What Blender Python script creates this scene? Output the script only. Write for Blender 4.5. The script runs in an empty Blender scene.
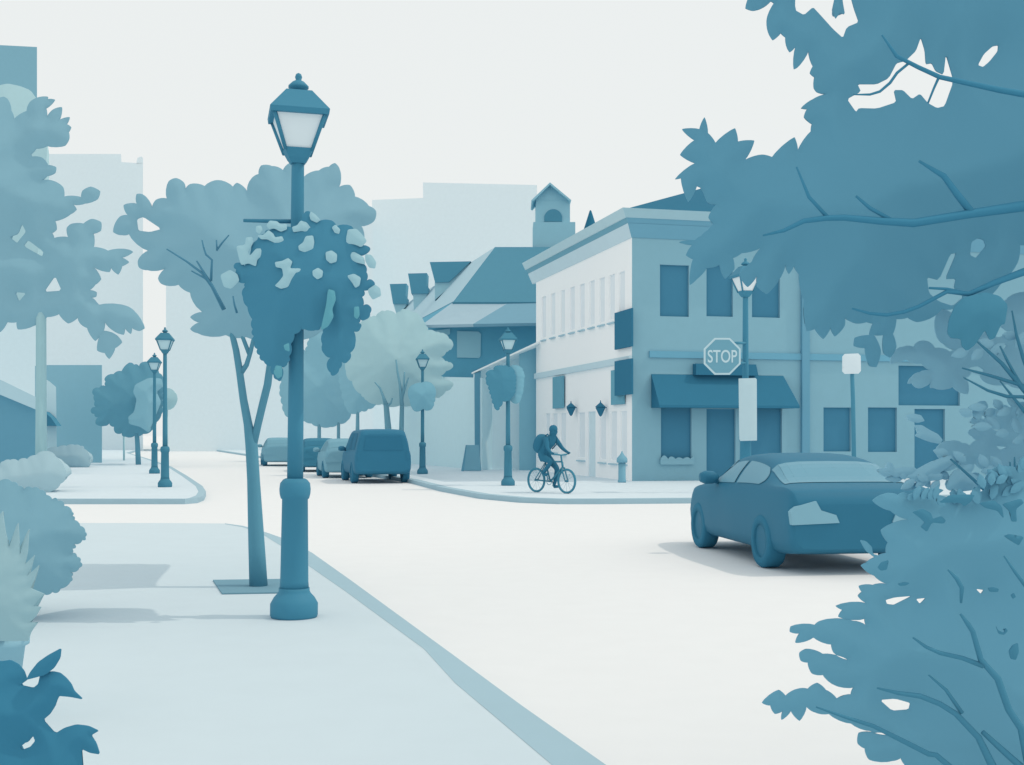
import bpy, math, random
import numpy as np
from mathutils import Vector, Matrix, noise
from mathutils.geometry import delaunay_2d_cdt

random.seed(7)
SC = bpy.context.scene
COL = SC.collection
R = math.radians

# ------------------------------------------------------------------ camera
F = 1200.0           # focal length in pixels of the 1024 wide picture
CX, HY, EYE = 512.0, 435.0, 1.6
cam_d = bpy.data.cameras.new("camera")
cam = bpy.data.objects.new("camera", cam_d)
COL.objects.link(cam)
cam.location = (0, 0, EYE)
cam.rotation_euler = (R(90), 0, 0)
cam_d.sensor_width = 36.0
cam_d.lens = 36.0 * F / 1024.0
cam_d.shift_y = (HY - 382.5) / 1024.0
cam_d.clip_start = 0.05
cam_d.clip_end = 5000
SC.camera = cam

# ------------------------------------------------------------------ sky and sun
SUN_EL = 57.0
SUN_STRENGTH = 1.1
world = bpy.data.worlds.new("World")
SC.world = world
world.use_nodes = True
nt = world.node_tree
nt.nodes.clear()
wo = nt.nodes.new("ShaderNodeOutputWorld")
bg = nt.nodes.new("ShaderNodeBackground")
sky = nt.nodes.new("ShaderNodeTexSky")
sky.sky_type = 'NISHITA'
sky.sun_disc = False
sky.sun_elevation = R(SUN_EL)
sky.sun_rotation = R(90)
sky.air_density = 1.0
sky.dust_density = 5.0
mix = nt.nodes.new("ShaderNodeMixRGB")          # a bright, even overcast veil over the clear sky
mix.inputs[0].default_value = 0.93
mix.inputs[2].default_value = (8.85, 9.15, 9.05, 1)
bg.inputs[1].default_value = 0.1
nt.links.new(sky.outputs[0], mix.inputs[1])
nt.links.new(mix.outputs[0], bg.inputs[0])
nt.links.new(bg.outputs[0], wo.inputs[0])

sun_d = bpy.data.lights.new("sun", 'SUN')
sun_d.energy = SUN_STRENGTH
sun_d.angle = R(0.6)
sun_d.color = (1.0, 0.84, 0.70)
sun = bpy.data.objects.new("sun", sun_d)
COL.objects.link(sun)
sun.rotation_euler = (0, R(90 - SUN_EL), 0)
sun.location = (20, 0, 40)

SC.view_settings.view_transform = 'Standard'
SC.view_settings.look = 'None'
SC.view_settings.exposure = 0
SC.view_settings.gamma = 1
SC.view_settings.use_curve_mapping = False
SC.render.engine = 'CYCLES'
SC.cycles.max_bounces = 16
SC.cycles.diffuse_bounces = 14

# ------------------------------------------------------------------ materials
def lin(c):
    c = c / 255.0
    return c / 12.92 if c <= 0.04045 else ((c + 0.055) / 1.055) ** 2.4

MATS = {}
def mat(name, rgb, rough=0.85, spec=0.12, vary=0.03, scale=3.0):
    if name in MATS:
        return MATS[name]
    m = bpy.data.materials.new(name)
    m.use_nodes = True
    t = m.node_tree
    b = t.nodes["Principled BSDF"]
    b.inputs["Roughness"].default_value = rough
    b.inputs["Specular IOR Level"].default_value = spec
    base = [min(lin(c), 0.985) for c in rgb]
    tc = t.nodes.new("ShaderNodeTexCoord")
    nz = t.nodes.new("ShaderNodeTexNoise")
    nz.inputs["Scale"].default_value = scale
    nz.inputs["Detail"].default_value = 3
    mx = t.nodes.new("ShaderNodeMixRGB")
    mx.inputs[1].default_value = [c * (1 - vary) for c in base] + [1]
    mx.inputs[2].default_value = [min(c * (1 + vary), 0.98) for c in base] + [1]
    t.links.new(tc.outputs["Object"], nz.inputs["Vector"])
    t.links.new(nz.outputs["Fac"], mx.inputs[0])
    t.links.new(mx.outputs[0], b.inputs["Base Color"])
    MATS[name] = m
    return m

ALB = {  # name: base colour (sRGB)
 'asphalt': (227, 231, 233), 'pavement': (199, 216, 224), 'pavement_far': (208, 223, 231), 'kerb': (161, 191, 204),
 'lamp_metal': (68, 136, 164), 'lamp_glass': (231, 240, 244), 'lamp_metal_far': (73, 134, 158), 'lamp_glass_far': (186, 217, 226),
 'basket_leaf': (75, 140, 168), 'petal': (166, 206, 217), 'basket_leaf_teal': (104, 172, 188), 'basket_mid': (132, 187, 205), 'basket_dark': (81, 144, 169),
 'young_bark': (94, 152, 174), 'young_leaf': (138, 182, 199), 'twig_mid': (84, 140, 166),
 'left_leaf': (134, 178, 195), 'left_bark': (160, 198, 206), 'far_pale_leaf': (175, 209, 216),
 'dark_crown': (104, 160, 181), 'mid_crown': (142, 190, 206), 'pale_crown': (173, 208, 215), 'pale_trunk': (118, 168, 186), 'mid_trunk': (126, 176, 194),
 'hedge_pale': (170, 200, 210), 'bush_mid': (130, 175, 192), 'agave': (157, 192, 201), 'pot': (153, 197, 213), 'near_leaf': (62, 130, 160),
 'over_leaf': (96, 154, 179), 'over_leaf_dark': (76, 140, 166), 'over_bark': (67, 135, 165),
 'shrub_leaf': (106, 164, 188), 'shrub_leaf_pale': (146, 194, 213), 'shrub_bark': (74, 136, 162),
 'tower': (133, 179, 196), 'far_hazed': (228, 239, 243), 'low_pale': (226, 241, 246), 'side_pale': (210, 234, 240), 'mid_block': (144, 190, 206),
 'shop_shaded': (106, 161, 184), 'awning_dark': (76, 140, 166), 'shop_roof': (187, 216, 226),
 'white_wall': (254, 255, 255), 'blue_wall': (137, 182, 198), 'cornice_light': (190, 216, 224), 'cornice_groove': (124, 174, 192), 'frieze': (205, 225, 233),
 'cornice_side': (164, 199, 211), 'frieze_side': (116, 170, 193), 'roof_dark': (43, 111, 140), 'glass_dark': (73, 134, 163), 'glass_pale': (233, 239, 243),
 'band_pale': (200, 222, 230), 'band_blue': (113, 172, 196), 'door_pale': (214, 232, 238), 'sign_plate': (55, 120, 149), 'sign_blue': (110, 168, 188),
 'pilaster': (109, 164, 188), 'sill': (176, 206, 218),
 'hip_roof': (85, 142, 165), 'hip_roof_lit': (176, 206, 218), 'skirt_lit': (161, 189, 203), 'skirt_mid': (118, 163, 184), 'old_wall': (99, 165, 190), 'old_glass': (150, 194, 208),
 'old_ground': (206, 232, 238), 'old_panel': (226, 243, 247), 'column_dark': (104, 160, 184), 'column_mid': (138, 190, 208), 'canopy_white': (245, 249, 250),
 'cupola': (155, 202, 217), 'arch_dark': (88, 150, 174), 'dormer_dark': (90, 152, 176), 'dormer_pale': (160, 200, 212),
 'car_paint': (52, 118, 147), 'car_glass': (110, 161, 182), 'tyre': (54, 120, 149), 'tail_light': (133, 180, 198), 'suv_paint': (54, 120, 150), 'suv_glass': (52, 116, 146),
 'car_mid': (122, 170, 188), 'car_mid_glass': (116, 164, 182), 'car_dark': (66, 130, 156), 'car_dark_glass': (60, 122, 148),
 'rider': (52, 116, 144), 'bike': (70, 136, 160), 'bollard': (124, 176, 196),
 'stop_face': (115, 168, 188), 'stop_edge': (196, 222, 230), 'banner': (189, 215, 224), 'street_plate': (218, 233, 240), 'board': (124, 174, 193), 'soil': (112, 150, 165), 'grate': (116, 158, 176),
 'pole_far': (78, 142, 168),
}
def M(n):
    g = {'car_paint': (0.55, 0.12), 'car_glass': (0.4, 0.1), 'suv_paint': (0.6, 0.1), 'lamp_metal': (0.6, 0.15)}.get(n, (0.85, 0.1))
    v = {'asphalt': 0.02, 'pavement': 0.025}.get(n, 0.03)
    return mat(n, ALB[n], g[0], g[1], v)

# ------------------------------------------------------------------ helpers
def P(px, py, Y):                       # point seen at that place, Y metres ahead
    return Vector(((px - CX) / F * Y, Y, EYE - (py - HY) / F * Y))
def G(px, py, z=0.0):                   # point of the level z seen at that place
    Y = (EYE - z) * F / (py - HY)
    return Vector(((px - CX) / F * Y, Y, z))

class MB:
    def __init__(s):
        s.v, s.f, s.sm = [], [], []
    def add(s, vs, fs, smooth=False):
        o = len(s.v)
        s.v += [Vector(p) for p in vs]
        s.f += [tuple(i + o for i in f) for f in fs]
        s.sm += [smooth] * len(fs)
        return s
    def prism(s, pts, off):              # polygon swept by the vector off
        n = len(pts); pts = [Vector(p) for p in pts]; off = Vector(off)
        vs = pts + [p + off for p in pts]
        fs = [tuple(range(n)), tuple(range(2 * n - 1, n - 1, -1))]
        fs += [((i + 1) % n, i, i + n, (i + 1) % n + n) for i in range(n)]
        return s.add(vs, fs)
    def pxprism(s, poly, Y, depth):
        return s.prism([P(x, y, Y) for x, y in poly], (0, depth, 0))
    def box(s, a, b):
        (x0, y0, z0), (x1, y1, z1) = a, b
        return s.prism([(x0, y0, z0), (x1, y0, z0), (x1, y1, z0), (x0, y1, z0)], (0, 0, z1 - z0))
    def obox(s, c, u, v, w):             # box: centre and three half vectors
        c, u, v, w = map(Vector, (c, u, v, w))
        return s.prism([c - u - v - w, c + u - v - w, c + u + v - w, c - u + v - w], 2 * w)
    def tube(s, pts, n=8):               # [(point, radius)]
        pts = [(Vector(p), r) for p, r in pts]
        vs, fs = [], []
        for i, (p, r) in enumerate(pts):
            a = pts[max(i - 1, 0)][0]; b = pts[min(i + 1, len(pts) - 1)][0]
            d = (b - a).normalized()
            up = Vector((0, 1, 0)) if abs(d.y) < 0.9 else Vector((1, 0, 0))
            x = d.cross(up).normalized(); y = d.cross(x).normalized()
            for k in range(n):
                t = 2 * math.pi * k / n
                vs.append(p + x * (r * math.cos(t)) + y * (r * math.sin(t)))
        for i in range(len(pts) - 1):
            for k in range(n):
                fs.append((i * n + k, i * n + (k + 1) % n, (i + 1) * n + (k + 1) % n, (i + 1) * n + k))
        fs += [tuple(range(n - 1, -1, -1)), tuple(range((len(pts) - 1) * n, len(pts) * n))]
        return s.add(vs, fs, True)
    def lathe(s, prof, c=(0, 0, 0), n=20, axis='z', smooth=True):   # prof [(r, h)]
        c = Vector(c); vs, fs = [], []
        for r, h in prof:
            for k in range(n):
                t = 2 * math.pi * k / n
                a, b = r * math.cos(t), r * math.sin(t)
                vs.append(c + (Vector((a, b, h)) if axis == 'z' else Vector((a, h, b))))
        for i in range(len(prof) - 1):
            for k in range(n):
                fs.append((i * n + k, i * n + (k + 1) % n, (i + 1) * n + (k + 1) % n, (i + 1) * n + k))
        fs += [tuple(range(n - 1, -1, -1)), tuple(range((len(prof) - 1) * n, len(prof) * n))]
        return s.add(vs, fs, smooth)
    def frustum(s, hw0, z0, hw1, z1, rot, c=(0, 0)):
        vs = []
        for hw, z in ((hw0, z0), (hw1, z1)):
            for sx, sy in ((-1, -1), (1, -1), (1, 1), (-1, 1)):
                x, y = sx * hw, sy * hw
                vs.append((c[0] + x * math.cos(rot) - y * math.sin(rot), c[1] + x * math.sin(rot) + y * math.cos(rot), z))
        return s.add(vs, [(3, 2, 1, 0), (4, 5, 6, 7), (0, 1, 5, 4), (1, 2, 6, 5), (2, 3, 7, 6), (3, 0, 4, 7)])
    def torus(s, c, u, v, R0, r, n=28, m=8):   # ring in the plane u, v
        c, u, v = Vector(c), Vector(u), Vector(v); w = u.cross(v)
        vs, fs = [], []
        for i in range(n):
            t = 2 * math.pi * i / n; d = u * math.cos(t) + v * math.sin(t)
            for k in range(m):
                q = 2 * math.pi * k / m
                vs.append(c + d * (R0 + r * math.cos(q)) + w * (r * math.sin(q)))
        for i in range(n):
            for k in range(m):
                fs.append((i * m + k, ((i + 1) % n) * m + k, ((i + 1) % n) * m + (k + 1) % m, i * m + (k + 1) % m))
        return s.add(vs, fs, True)
    def mass(s, outline, Y, T, holes=(), rin=None, step=None, seed=0, wav=0.0, soft=1, bump=0.06, scallop=None, bulge=0):
        """foliage mass: a puffed solid with a leafy outline; T is half its thickness."""
        def chaikin(p):
            q = []
            for i in range(len(p)):
                a, b = np.array(p[i], float), np.array(p[(i + 1) % len(p)], float)
                q += [a * .87 + b * .13, a * .13 + b * .87]
            return q
        def dense(p, st):
            q = []
            for i in range(len(p)):
                a, b = np.array(p[i], float), np.array(p[(i + 1) % len(p)], float)
                k = max(1, int(np.linalg.norm(b - a) / st + .5))
                q += [a + (b - a) * j / k for j in range(k)]
            return q
        if scallop:                                        # leafy scallops along the outline
            amp, ln = scallop; rng = random.Random(seed * 13 + 5)
            p = [np.array(q, float) for q in outline]
            ar = sum(p[i][0] * p[(i + 1) % len(p)][1] - p[(i + 1) % len(p)][0] * p[i][1] for i in range(len(p)))
            sg = 1 if ar > 0 else -1
            out = []
            for i in range(len(p)):
                a, b = p[i], p[(i + 1) % len(p)]; v = b - a; L = np.linalg.norm(v)
                if L < 1e-6: continue
                k = max(1, int(round(L / (ln * rng.uniform(.75, 1.3))))); nn = np.array([v[1], -v[0]]) / L * sg
                for j in range(k):
                    am = min(amp, L / k * .45) * rng.uniform(.6, 1.25)
                    for t_, h_ in ((0, 0), (.18, .65), (.42, 1.0), (.7, .85), (.9, .3)):
                        out.append(a + v * ((j + t_) / k) + nn * am * h_)
            outline = out
        if bulge:                                          # leaf edges swell outwards between their tips
            p = [np.array(q, float) for q in outline]
            ar = sum(p[i][0] * p[(i + 1) % len(p)][1] - p[(i + 1) % len(p)][0] * p[i][1] for i in range(len(p)))
            sg = 1 if ar > 0 else -1; out = []
            for i in range(len(p)):
                a, b = p[i], p[(i + 1) % len(p)]; v = b - a; L = np.linalg.norm(v); out.append(a)
                if 4 < L < 60:
                    nn = np.array([v[1], -v[0]]) / L * sg
                    for t_, h_ in ((.2, .7), (.5, 1.0), (.8, .7)): out.append(a + v * t_ + nn * L * bulge * h_)
            outline = out
        loops = []
        for lp in [outline] + list(holes):
            lp = [np.array(q, float) for q in lp]
            for _ in range(soft):
                lp = chaikin(lp)
            loops.append(lp)
        o = np.array(loops[0])
        size = max(o.max(0) - o.min(0))
        if step is None:
            step = max(size / 42.0, 1.2)
        loops = [dense(lp, step) for lp in loops]
        segs = [(lp[i], lp[(i + 1) % len(lp)]) for lp in loops for i in range(len(lp))]
        A = np.array([q[0] for q in segs]); B = np.array([q[1] for q in segs])
        def dist(pts):
            out = np.empty(len(pts)); D = B - A; L2 = (D * D).sum(1) + 1e-12
            for i, q in enumerate(pts):
                t = np.clip(((q - A) * D).sum(1) / L2, 0, 1)
                e = A + D * t[:, None] - q
                out[i] = math.sqrt((e * e).sum(1).min())
            return out
        def inside(pts):
            pts = np.asarray(pts); c = np.zeros(len(pts), bool)
            for a, b in zip(A, B):
                cond = (a[1] > pts[:, 1]) != (b[1] > pts[:, 1])
                if not cond.any(): continue
                xs = (b[0] - a[0]) * (pts[:, 1] - a[1]) / (b[1] - a[1] + 1e-15) + a[0]
                c ^= cond & (pts[:, 0] < xs)
            return c
        lo, hi = o.min(0), o.max(0)
        gx = np.arange(lo[0], hi[0], step); gy = np.arange(lo[1], hi[1], step)
        grid = np.array([(x + (step / 2 if j % 2 else 0), y) for j, y in enumerate(gy) for x in gx])
        grid = grid[inside(grid)]
        if len(grid):
            grid = grid[dist(grid) > step * .55]
        vin, ein, base = [], [], 0
        for lp in loops:
            n = len(lp); vin += [Vector(q) for q in lp]
            ein += [(base + i, base + (i + 1) % n) for i in range(n)]; base += n
        vin += [Vector(q) for q in grid]
        vo, eo, fo, *_ = delaunay_2d_cdt(vin, ein, [], 0, 1e-4)
        pv = np.array([(q.x, q.y) for q in vo])
        cen = np.array([pv[list(f)].mean(0) for f in fo])
        keep = inside(cen)
        fo = [tuple(f) for f, k in zip(fo, keep) if k]
        d = dist(pv); d[d < 1e-3] = 0
        dm = max(d.max(), 1e-6)
        dmet = d * Y / F                                  # metres from the outline
        t = T * (1 - np.exp(-dmet * .38 / T))             # gentle leafy front
        w = np.clip((d / dm - .04) / .6, 0, 1)
        tb = np.maximum(t, T * 1.5 * w * w * (3 - 2 * w))  # deeper body behind
        rim = min(.006 * Y / 8.0 + .003, T * .3)
        k0 = 3.0 / size
        front, back, idx = [], [], {}
        used = sorted({i for f in fo for i in f})
        vs = []
        fi, bi = {}, {}
        for i in used:
            x, y = pv[i]
            nz = noise.noise(Vector((x * k0 * 2, y * k0 * 2, seed * 7.3)))
            nb = noise.noise(Vector((x * k0 * 5, y * k0 * 5, seed * 3.1 + 11)))
            yc = Y + wav * T * nz
            tt = t[i] * (1 + bump * nb)
            tt += rim; tk = tb[i] * (1 + bump * nb) + rim
            fi[i] = len(vs); vs.append(P(x, y, yc - tt))
            bi[i] = len(vs); vs.append(P(x, y, yc) + Vector((0, tk, 0)))
        fs = []
        for f in fo:
            a, b, c = f[0], f[1], f[2]
            area = (pv[b][0] - pv[a][0]) * (pv[c][1] - pv[a][1]) - (pv[c][0] - pv[a][0]) * (pv[b][1] - pv[a][1])
            g = f if area < 0 else f[::-1]
            fs.append(tuple(fi[i] for i in g)); fs.append(tuple(bi[i] for i in reversed(g)))
        rims = []
        lookup = {}
        for i in used: lookup[(round(pv[i][0], 3), round(pv[i][1], 3))] = i
        for li, lp in enumerate(loops):
            ids = [lookup.get((round(float(q[0]), 3), round(float(q[1]), 3))) for q in lp]
            for j in range(len(ids)):
                a, b = ids[j], ids[(j + 1) % len(ids)]
                if a is None or b is None or a == b: continue
                rims.append([vs[fi[a]], vs[bi[a]], vs[bi[b]], vs[fi[b]]])
        s.add(vs, fs, True)
        for q in rims: s.add(q, [(0, 1, 2, 3)])
        return s
    def build(s, name, m, parent=None, root=None):
        """one mesh object; vertices are taken relative to the thing's own base."""
        o = Vector((0, 0, 0))
        q = root or parent
        while q is not None and q.parent is not None: q = q.parent
        if q is not None: o = Vector(q.location)
        me = bpy.data.meshes.new(name)
        me.from_pydata([tuple(p - o) for p in s.v], [], s.f)
        me.polygons.foreach_set("use_smooth", s.sm)
        me.materials.append(M(m) if isinstance(m, str) else m)
        me.update()
        ob = bpy.data.objects.new(name, me)
        COL.objects.link(ob)
        if parent is not None: ob.parent = parent
        return ob

def tag(o, label=None, cat=None, group=None, kind=None):
    if label: o['label'] = label
    if cat: o['category'] = cat
    if group: o['group'] = group
    if kind: o['kind'] = kind
    return o
def thing(name, label, cat, loc=(0, 0, 0), group=None):
    o = bpy.data.objects.new(name, None)
    COL.objects.link(o)
    o.location = loc
    o.empty_display_size = 0.2
    return tag(o, label, cat, group)
def copy_tree(o, parent=None):
    c = o.copy(); COL.objects.link(c); c.parent = parent
    for ch in o.children: copy_tree(ch, c)
    return c
def single(name, mb, m, label, cat, loc, group=None):
    o = mb.build(name, m)
    loc = Vector(loc)
    o.data.transform(Matrix.Translation(-loc)); o.location = loc
    return tag(o, label, cat, group)

PZ = 0.12            # height of the pavements

# ------------------------------------------------------------------ ground, road, pavements
def sheet(name, pts, z, m, kind='structure'):
    mb = MB(); mb.add([(p[0], p[1], z) for p in pts], [tuple(range(len(pts)))])
    return tag(mb.build(name, m), kind=kind)
sheet('road', [(-900, -60), (900, -60), (900, 1800), (-900, 1800)], 0, 'asphalt')

def slab(name, pts, m):
    mb = MB().prism([(p[0], p[1], -0.05) for p in pts], (0, 0, PZ + 0.05))
    return tag(mb.build(name, m), kind='structure')
def kerb_strip(name, outer, inner, m='kerb'):
    """kerbstones: a strip 4 mm above the pavement, with its own face down to the road."""
    mb = MB(); n = len(outer); vs = []
    for a, b in zip(outer, inner):
        a, b = Vector((a[0], a[1], 0)), Vector((b[0], b[1], 0))
        e = (a - b).normalized() * 0.012
        vs += [a + e + Vector((0, 0, -.04)), a + e + Vector((0, 0, PZ + .002)), b + Vector((0, 0, PZ + .0015))]
    fs = []
    for i in range(n - 1):
        j = 3 * i; k = 3 * (i + 1)
        fs += [(j, k, k + 1, j + 1), (j + 1, k + 1, k + 2, j + 2)]
    mb.add(vs, fs)
    return tag(mb.build(name, m), kind='structure')

def xy(px, py): 
    q = G(px, py, PZ); return (q.x, q.y)
# near pavement on the left
outer = [xy(84, 523), xy(160, 523), xy(225, 523.5), xy(243, 526), xy(256, 529.5), xy(269, 533.5), xy(290, 541), xy(312, 553), xy(350, 580), xy(450, 653.5), xy(520, 705), xy(603, 765)]
inner = [xy(84, 523.6), xy(160, 523.6), xy(225, 524.2), xy(242, 527), xy(254, 531), xy(265, 536), xy(281, 546), xy(303, 562), xy(345, 591), xy(424, 649), xy(455, 683), xy(552, 765)]
d = Vector(outer[-1]) - Vector(outer[-2])
outer.append(tuple(Vector(outer[-1]) + d * 8)); inner.append(tuple(Vector(inner[-1]) + d * 8))
left_edge = [(-30, outer[-1][1]), (-30, outer[0][1])]
slab('pavement', outer + left_edge, 'pavement')
kerb_strip('kerb', outer[2:], inner[2:])
# far block on the left, across the side street
far_o = [(-60, 27.75), xy(40, 499), xy(185, 499), xy(197, 498), xy(203.5, 495.5), xy(205.5, 491.5), xy(202, 486), xy(187, 476), xy(171, 466.5), xy(149, 459), (-32, 100), (-40, 130)]
slab('pavement_across', far_o + [(-90, 130), (-90, 27.75)], 'pavement_far')
def inset(pts, w):
    out = []
    for i, p in enumerate(pts):
        a = Vector(pts[max(i - 1, 0)]); b = Vector(pts[min(i + 1, len(pts) - 1)])
        t = (b - a).normalized(); out.append(tuple(Vector(p) + Vector((-t.y, t.x)) * w))
    return out
kerb_strip('kerb_across', far_o, inset(far_o, 0.18))
# pavement in front of the shops on the right
shop_o = [(40, 31.5), xy(1000, 494.5), xy(820, 497), xy(690, 498.3), xy(600, 499), xy(560, 499), xy(520, 497.6), xy(480, 494), xy(440, 487), xy(412, 479.8), (-10.4, 62), (-33, 130)]
slab('pavement_corner', shop_o + [(40, 130)], 'pavement_far')
kerb_strip('kerb_corner', shop_o, inset(shop_o, -0.25))
# planting bed beyond the right edge of the picture
tag(MB().prism([(2.5, 2.6, -.05), (2.5, 5.6, -.05), (3.5, 8.1, -.05), (4.2, 9.6, -.05), (7.5, 9.6, -.05), (7.5, 2.6, -.05)], (0, 0, .13)).build('planting_bed', 'soil'), kind='structure')

# ------------------------------------------------------------------ distant buildings; the palest blocks carry aerial haze in their colour
def block(name, poly, Y, depth, m, label, cat='building', group=None):
    g = P(sum(p[0] for p in poly) / len(poly), 0, Y)
    t = thing(name, label, cat, (g.x, Y, 0), group)
    xe = max(p[0] for p in poly)
    off = (((xe - CX) / F - .004) * depth if xe < CX else 0, depth, 0)
    w = MB().prism([P(x, y, Y) for x, y in poly], off).build('wall', m, t)
    return t
def gy(Y, z=0.0): return HY + (EYE - z) * F / Y      # picture row of the ground at Y
b = block('office_block', [(372, 200), (423, 198), (423, 182.5), (537, 185), (537, gy(125)), (372, gy(125))], 125, 25, 'far_hazed',
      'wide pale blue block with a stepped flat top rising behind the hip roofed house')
b = block('office_block', [(-60, 154), (121, 154), (121.5, 162), (143, 163.5), (143, gy(122)), (-60, gy(122))], 122, 22, 'far_hazed',
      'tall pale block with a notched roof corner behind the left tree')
MB().prism([P(*q, 122) for q in ((136.5, 162), (137.5, 157.8), (141, 156.3), (143, 158), (143, 163.6), (136.5, 163.4))], (-.312 * 2, 2, 0)).build('chimney', 'far_hazed', b)
block('office_block', [(166, 212), (373, 212), (373, gy(118)), (166, gy(118))], 118, 20, 'far_hazed',
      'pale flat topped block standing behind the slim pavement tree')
block('tower_block', [(-40, 43), (37, 47), (37, gy(140)), (-40, gy(140))], 140, 25, 'tower', 'mid blue flat topped tower at the top left corner')
block('low_building', [(-60, 322), (36, 322), (36, gy(95)), (-60, gy(95))], 95, 12, 'low_pale', 'very pale low building between the tower and the dark shop')
bm_ = block('shop_block', [(35, 366), (47, 365), (102, 365), (102, gy(64, PZ)), (35, gy(64, PZ))], 64, 9, 'mid_block', 'mid blue box shaped building left of the round dark street tree')
sp = thing('side_building', 'narrow pale building with a small curved dark awning', 'building', P(48, 0, 56).xy.to_3d())
MB().prism([P(*q, 56) for q in ((36, 376), (40, 376.5), (49, 381), (56, 387), (57, gy(56, PZ)), (36, gy(56, PZ)))], (-.39 * 6, 6, 0)).build('wall', 'side_pale', sp)
a1, a2 = 55.95, 54.6
MB().prism([P(45.2, 411, a1), P(50, 412.5, a1), P(56, 418, a1), P(61.5, 426, a1), P(45.2, 426, a1)], (0, -0.6, 0)).build('awning', 'awning_dark', sp)
ds = thing('corner_shop', 'shop with shadow put into its dark wall colour and a pale sloping roof at the left edge', 'building', P(0, 0, 46).xy.to_3d())
MB().prism([P(*q, 46) for q in ((-70, 366), (0, 394), (36, 409), (36, gy(46, PZ)), (-70, gy(46, PZ)))], (-.41 * 7, 7, 0)).build('wall', 'shop_shaded', ds)  # shadow over the shopfront is put into the wall colour
MB().prism([P(-70, 352, 45.7), P(0, 379.5, 45.7), (P(36, 397, 45.7)), P(36, 409.5, 45.7), P(0, 394.5, 45.7), P(-70, 367, 45.7)], (-.41 * 7.6, 7.6, 0)).build('roof', 'shop_roof', ds)

# ------------------------------------------------------------------ old hip roofed house
OY = 57.0
sd = Vector((-.2515, .968, 0)).normalized()       # direction of the street
old = thing('hip_roofed_house', 'old house with a dark hip roof, dormers and a small cupola', 'house', (-1.0, OY, 0))
Lr = 29.0
A = P(495, 247, 61); D = P(453, 302, OY); A2 = P(600, 247, 61); D2 = P(600, 302, OY)
Bq, Cq = A + sd * Lr, D + sd * Lr
def panel(pts, th):                                # a sloping roof panel with thickness
    pts = [Vector(p) for p in pts]
    n = (pts[1] - pts[0]).cross(pts[2] - pts[0]).normalized()
    if n.z < 0: n = -n
    return MB().prism(pts, -n * th)
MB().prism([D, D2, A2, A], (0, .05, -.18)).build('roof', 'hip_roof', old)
left_roof = MB().prism([D, A, Bq, Cq], (0.02, .03, -.16)).build('roof_side', 'hip_roof_lit', old)  # lit look of the street slope comes from its paler colour
MB().prism([D + Vector((0, 0, .02)), D + sd * Lr + Vector((0, 0, .02)), D + sd * Lr + Vector((0, 0, -.28)), D + Vector((0, 0, -.28))], (.12, .03, 0)).build('fascia', 'hip_roof', old)
back = Bq + Vector((8, 3, 0))
MB().prism([P(428, 323, 57.3), P(600, 323, 57.3), P(600, 300, 57.3), P(455, 300, 57.3)], (-.2515 * 24, .968 * 24, 0)).build('attic_wall', 'old_wall', old)
# skirt roof, two panels meeting on a hip; sunlit tone coloured into the left
panel([P(421.5, 325, 55.4), P(473, 324, 54.6), P(508, 303, 57.1), P(452, 303, 57.1)], .14).build('skirt_roof', 'skirt_lit', old)
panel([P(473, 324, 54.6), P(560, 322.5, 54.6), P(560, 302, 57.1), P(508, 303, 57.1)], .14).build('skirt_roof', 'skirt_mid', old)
MB().pxprism([(424, 326), (560, 324), (560, 342), (536, 342), (473, 371), (473, 383), (461, 383), (461, 391), (441, 391), (432, 372), (431, 328)], 56.2, .8).build('upper_wall', 'old_wall', old)
MB().tube([(P(424.5, 325.5, 55.2), .07), (P(429, 332, 55.2), .08), (P(430, 346, 55.2), .07)], 6).build('bracket', 'old_wall', old)
for poly in ([(432.5, 331), (450, 328.5), (450, 334), (441, 337.5), (436.5, 341), (436.5, 345), (432.5, 345)], [(457, 331), (478.5, 331.5), (481, 334), (480.5, 356), (479, 358), (457, 357.5)]):
    wd = MB().pxprism(poly, 56.12, .12).build('window', 'old_glass', old)
# ground floor wall, canopy, columns
g0, g1 = G(404, 463, PZ), G(482, 470, PZ)
ht = Vector((0, 0, 3.9))
MB().prism([g0, g1, g1 + ht, g0 + Vector((0, 0, 4.6))], (1.2, 2.2, 0)).build('ground_floor_wall', 'old_ground', old)
MB().prism([P(479.5, gy(51.5, PZ), 51.5), P(540, gy(51.5, PZ), 51.5), P(540, 341, 51.5), P(479.5, 371, 51.5)], (0, .3, 0)).build('shop_panel', 'old_panel', old)
MB().prism([P(471.5, 372.5, 51.1), P(538, 341.5, 49.2), P(538, 343.3, 49.2), P(471.5, 374, 51.1)], (0.5, 2.0, .05)).build('canopy', 'canopy_white', old)
MB().pxprism([(474.3, 373.5), (480.6, 371), (481.3, gy(51, PZ)), (474.8, gy(51, PZ))], 51, .25).build('column', 'column_dark', old)
MB().pxprism([(519.3, 352), (537, 344), (537, gy(50, PZ)), (519.3, gy(50, PZ))], 50.4, .4).build('column', 'column_mid', old)
# dormers on the street side
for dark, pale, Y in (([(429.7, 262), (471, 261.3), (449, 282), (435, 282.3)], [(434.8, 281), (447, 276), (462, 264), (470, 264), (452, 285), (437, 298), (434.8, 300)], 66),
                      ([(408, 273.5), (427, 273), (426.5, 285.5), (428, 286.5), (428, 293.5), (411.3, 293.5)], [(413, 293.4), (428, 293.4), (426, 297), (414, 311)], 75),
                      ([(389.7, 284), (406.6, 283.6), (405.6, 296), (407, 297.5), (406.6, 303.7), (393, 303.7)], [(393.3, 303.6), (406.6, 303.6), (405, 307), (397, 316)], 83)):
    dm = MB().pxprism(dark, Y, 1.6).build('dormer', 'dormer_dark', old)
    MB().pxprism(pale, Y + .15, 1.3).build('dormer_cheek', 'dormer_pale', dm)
cup = MB().pxprism([(533.3, 222), (575.3, 222), (575.3, 248), (533.3, 248)], 61.5, 2.1)
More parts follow.
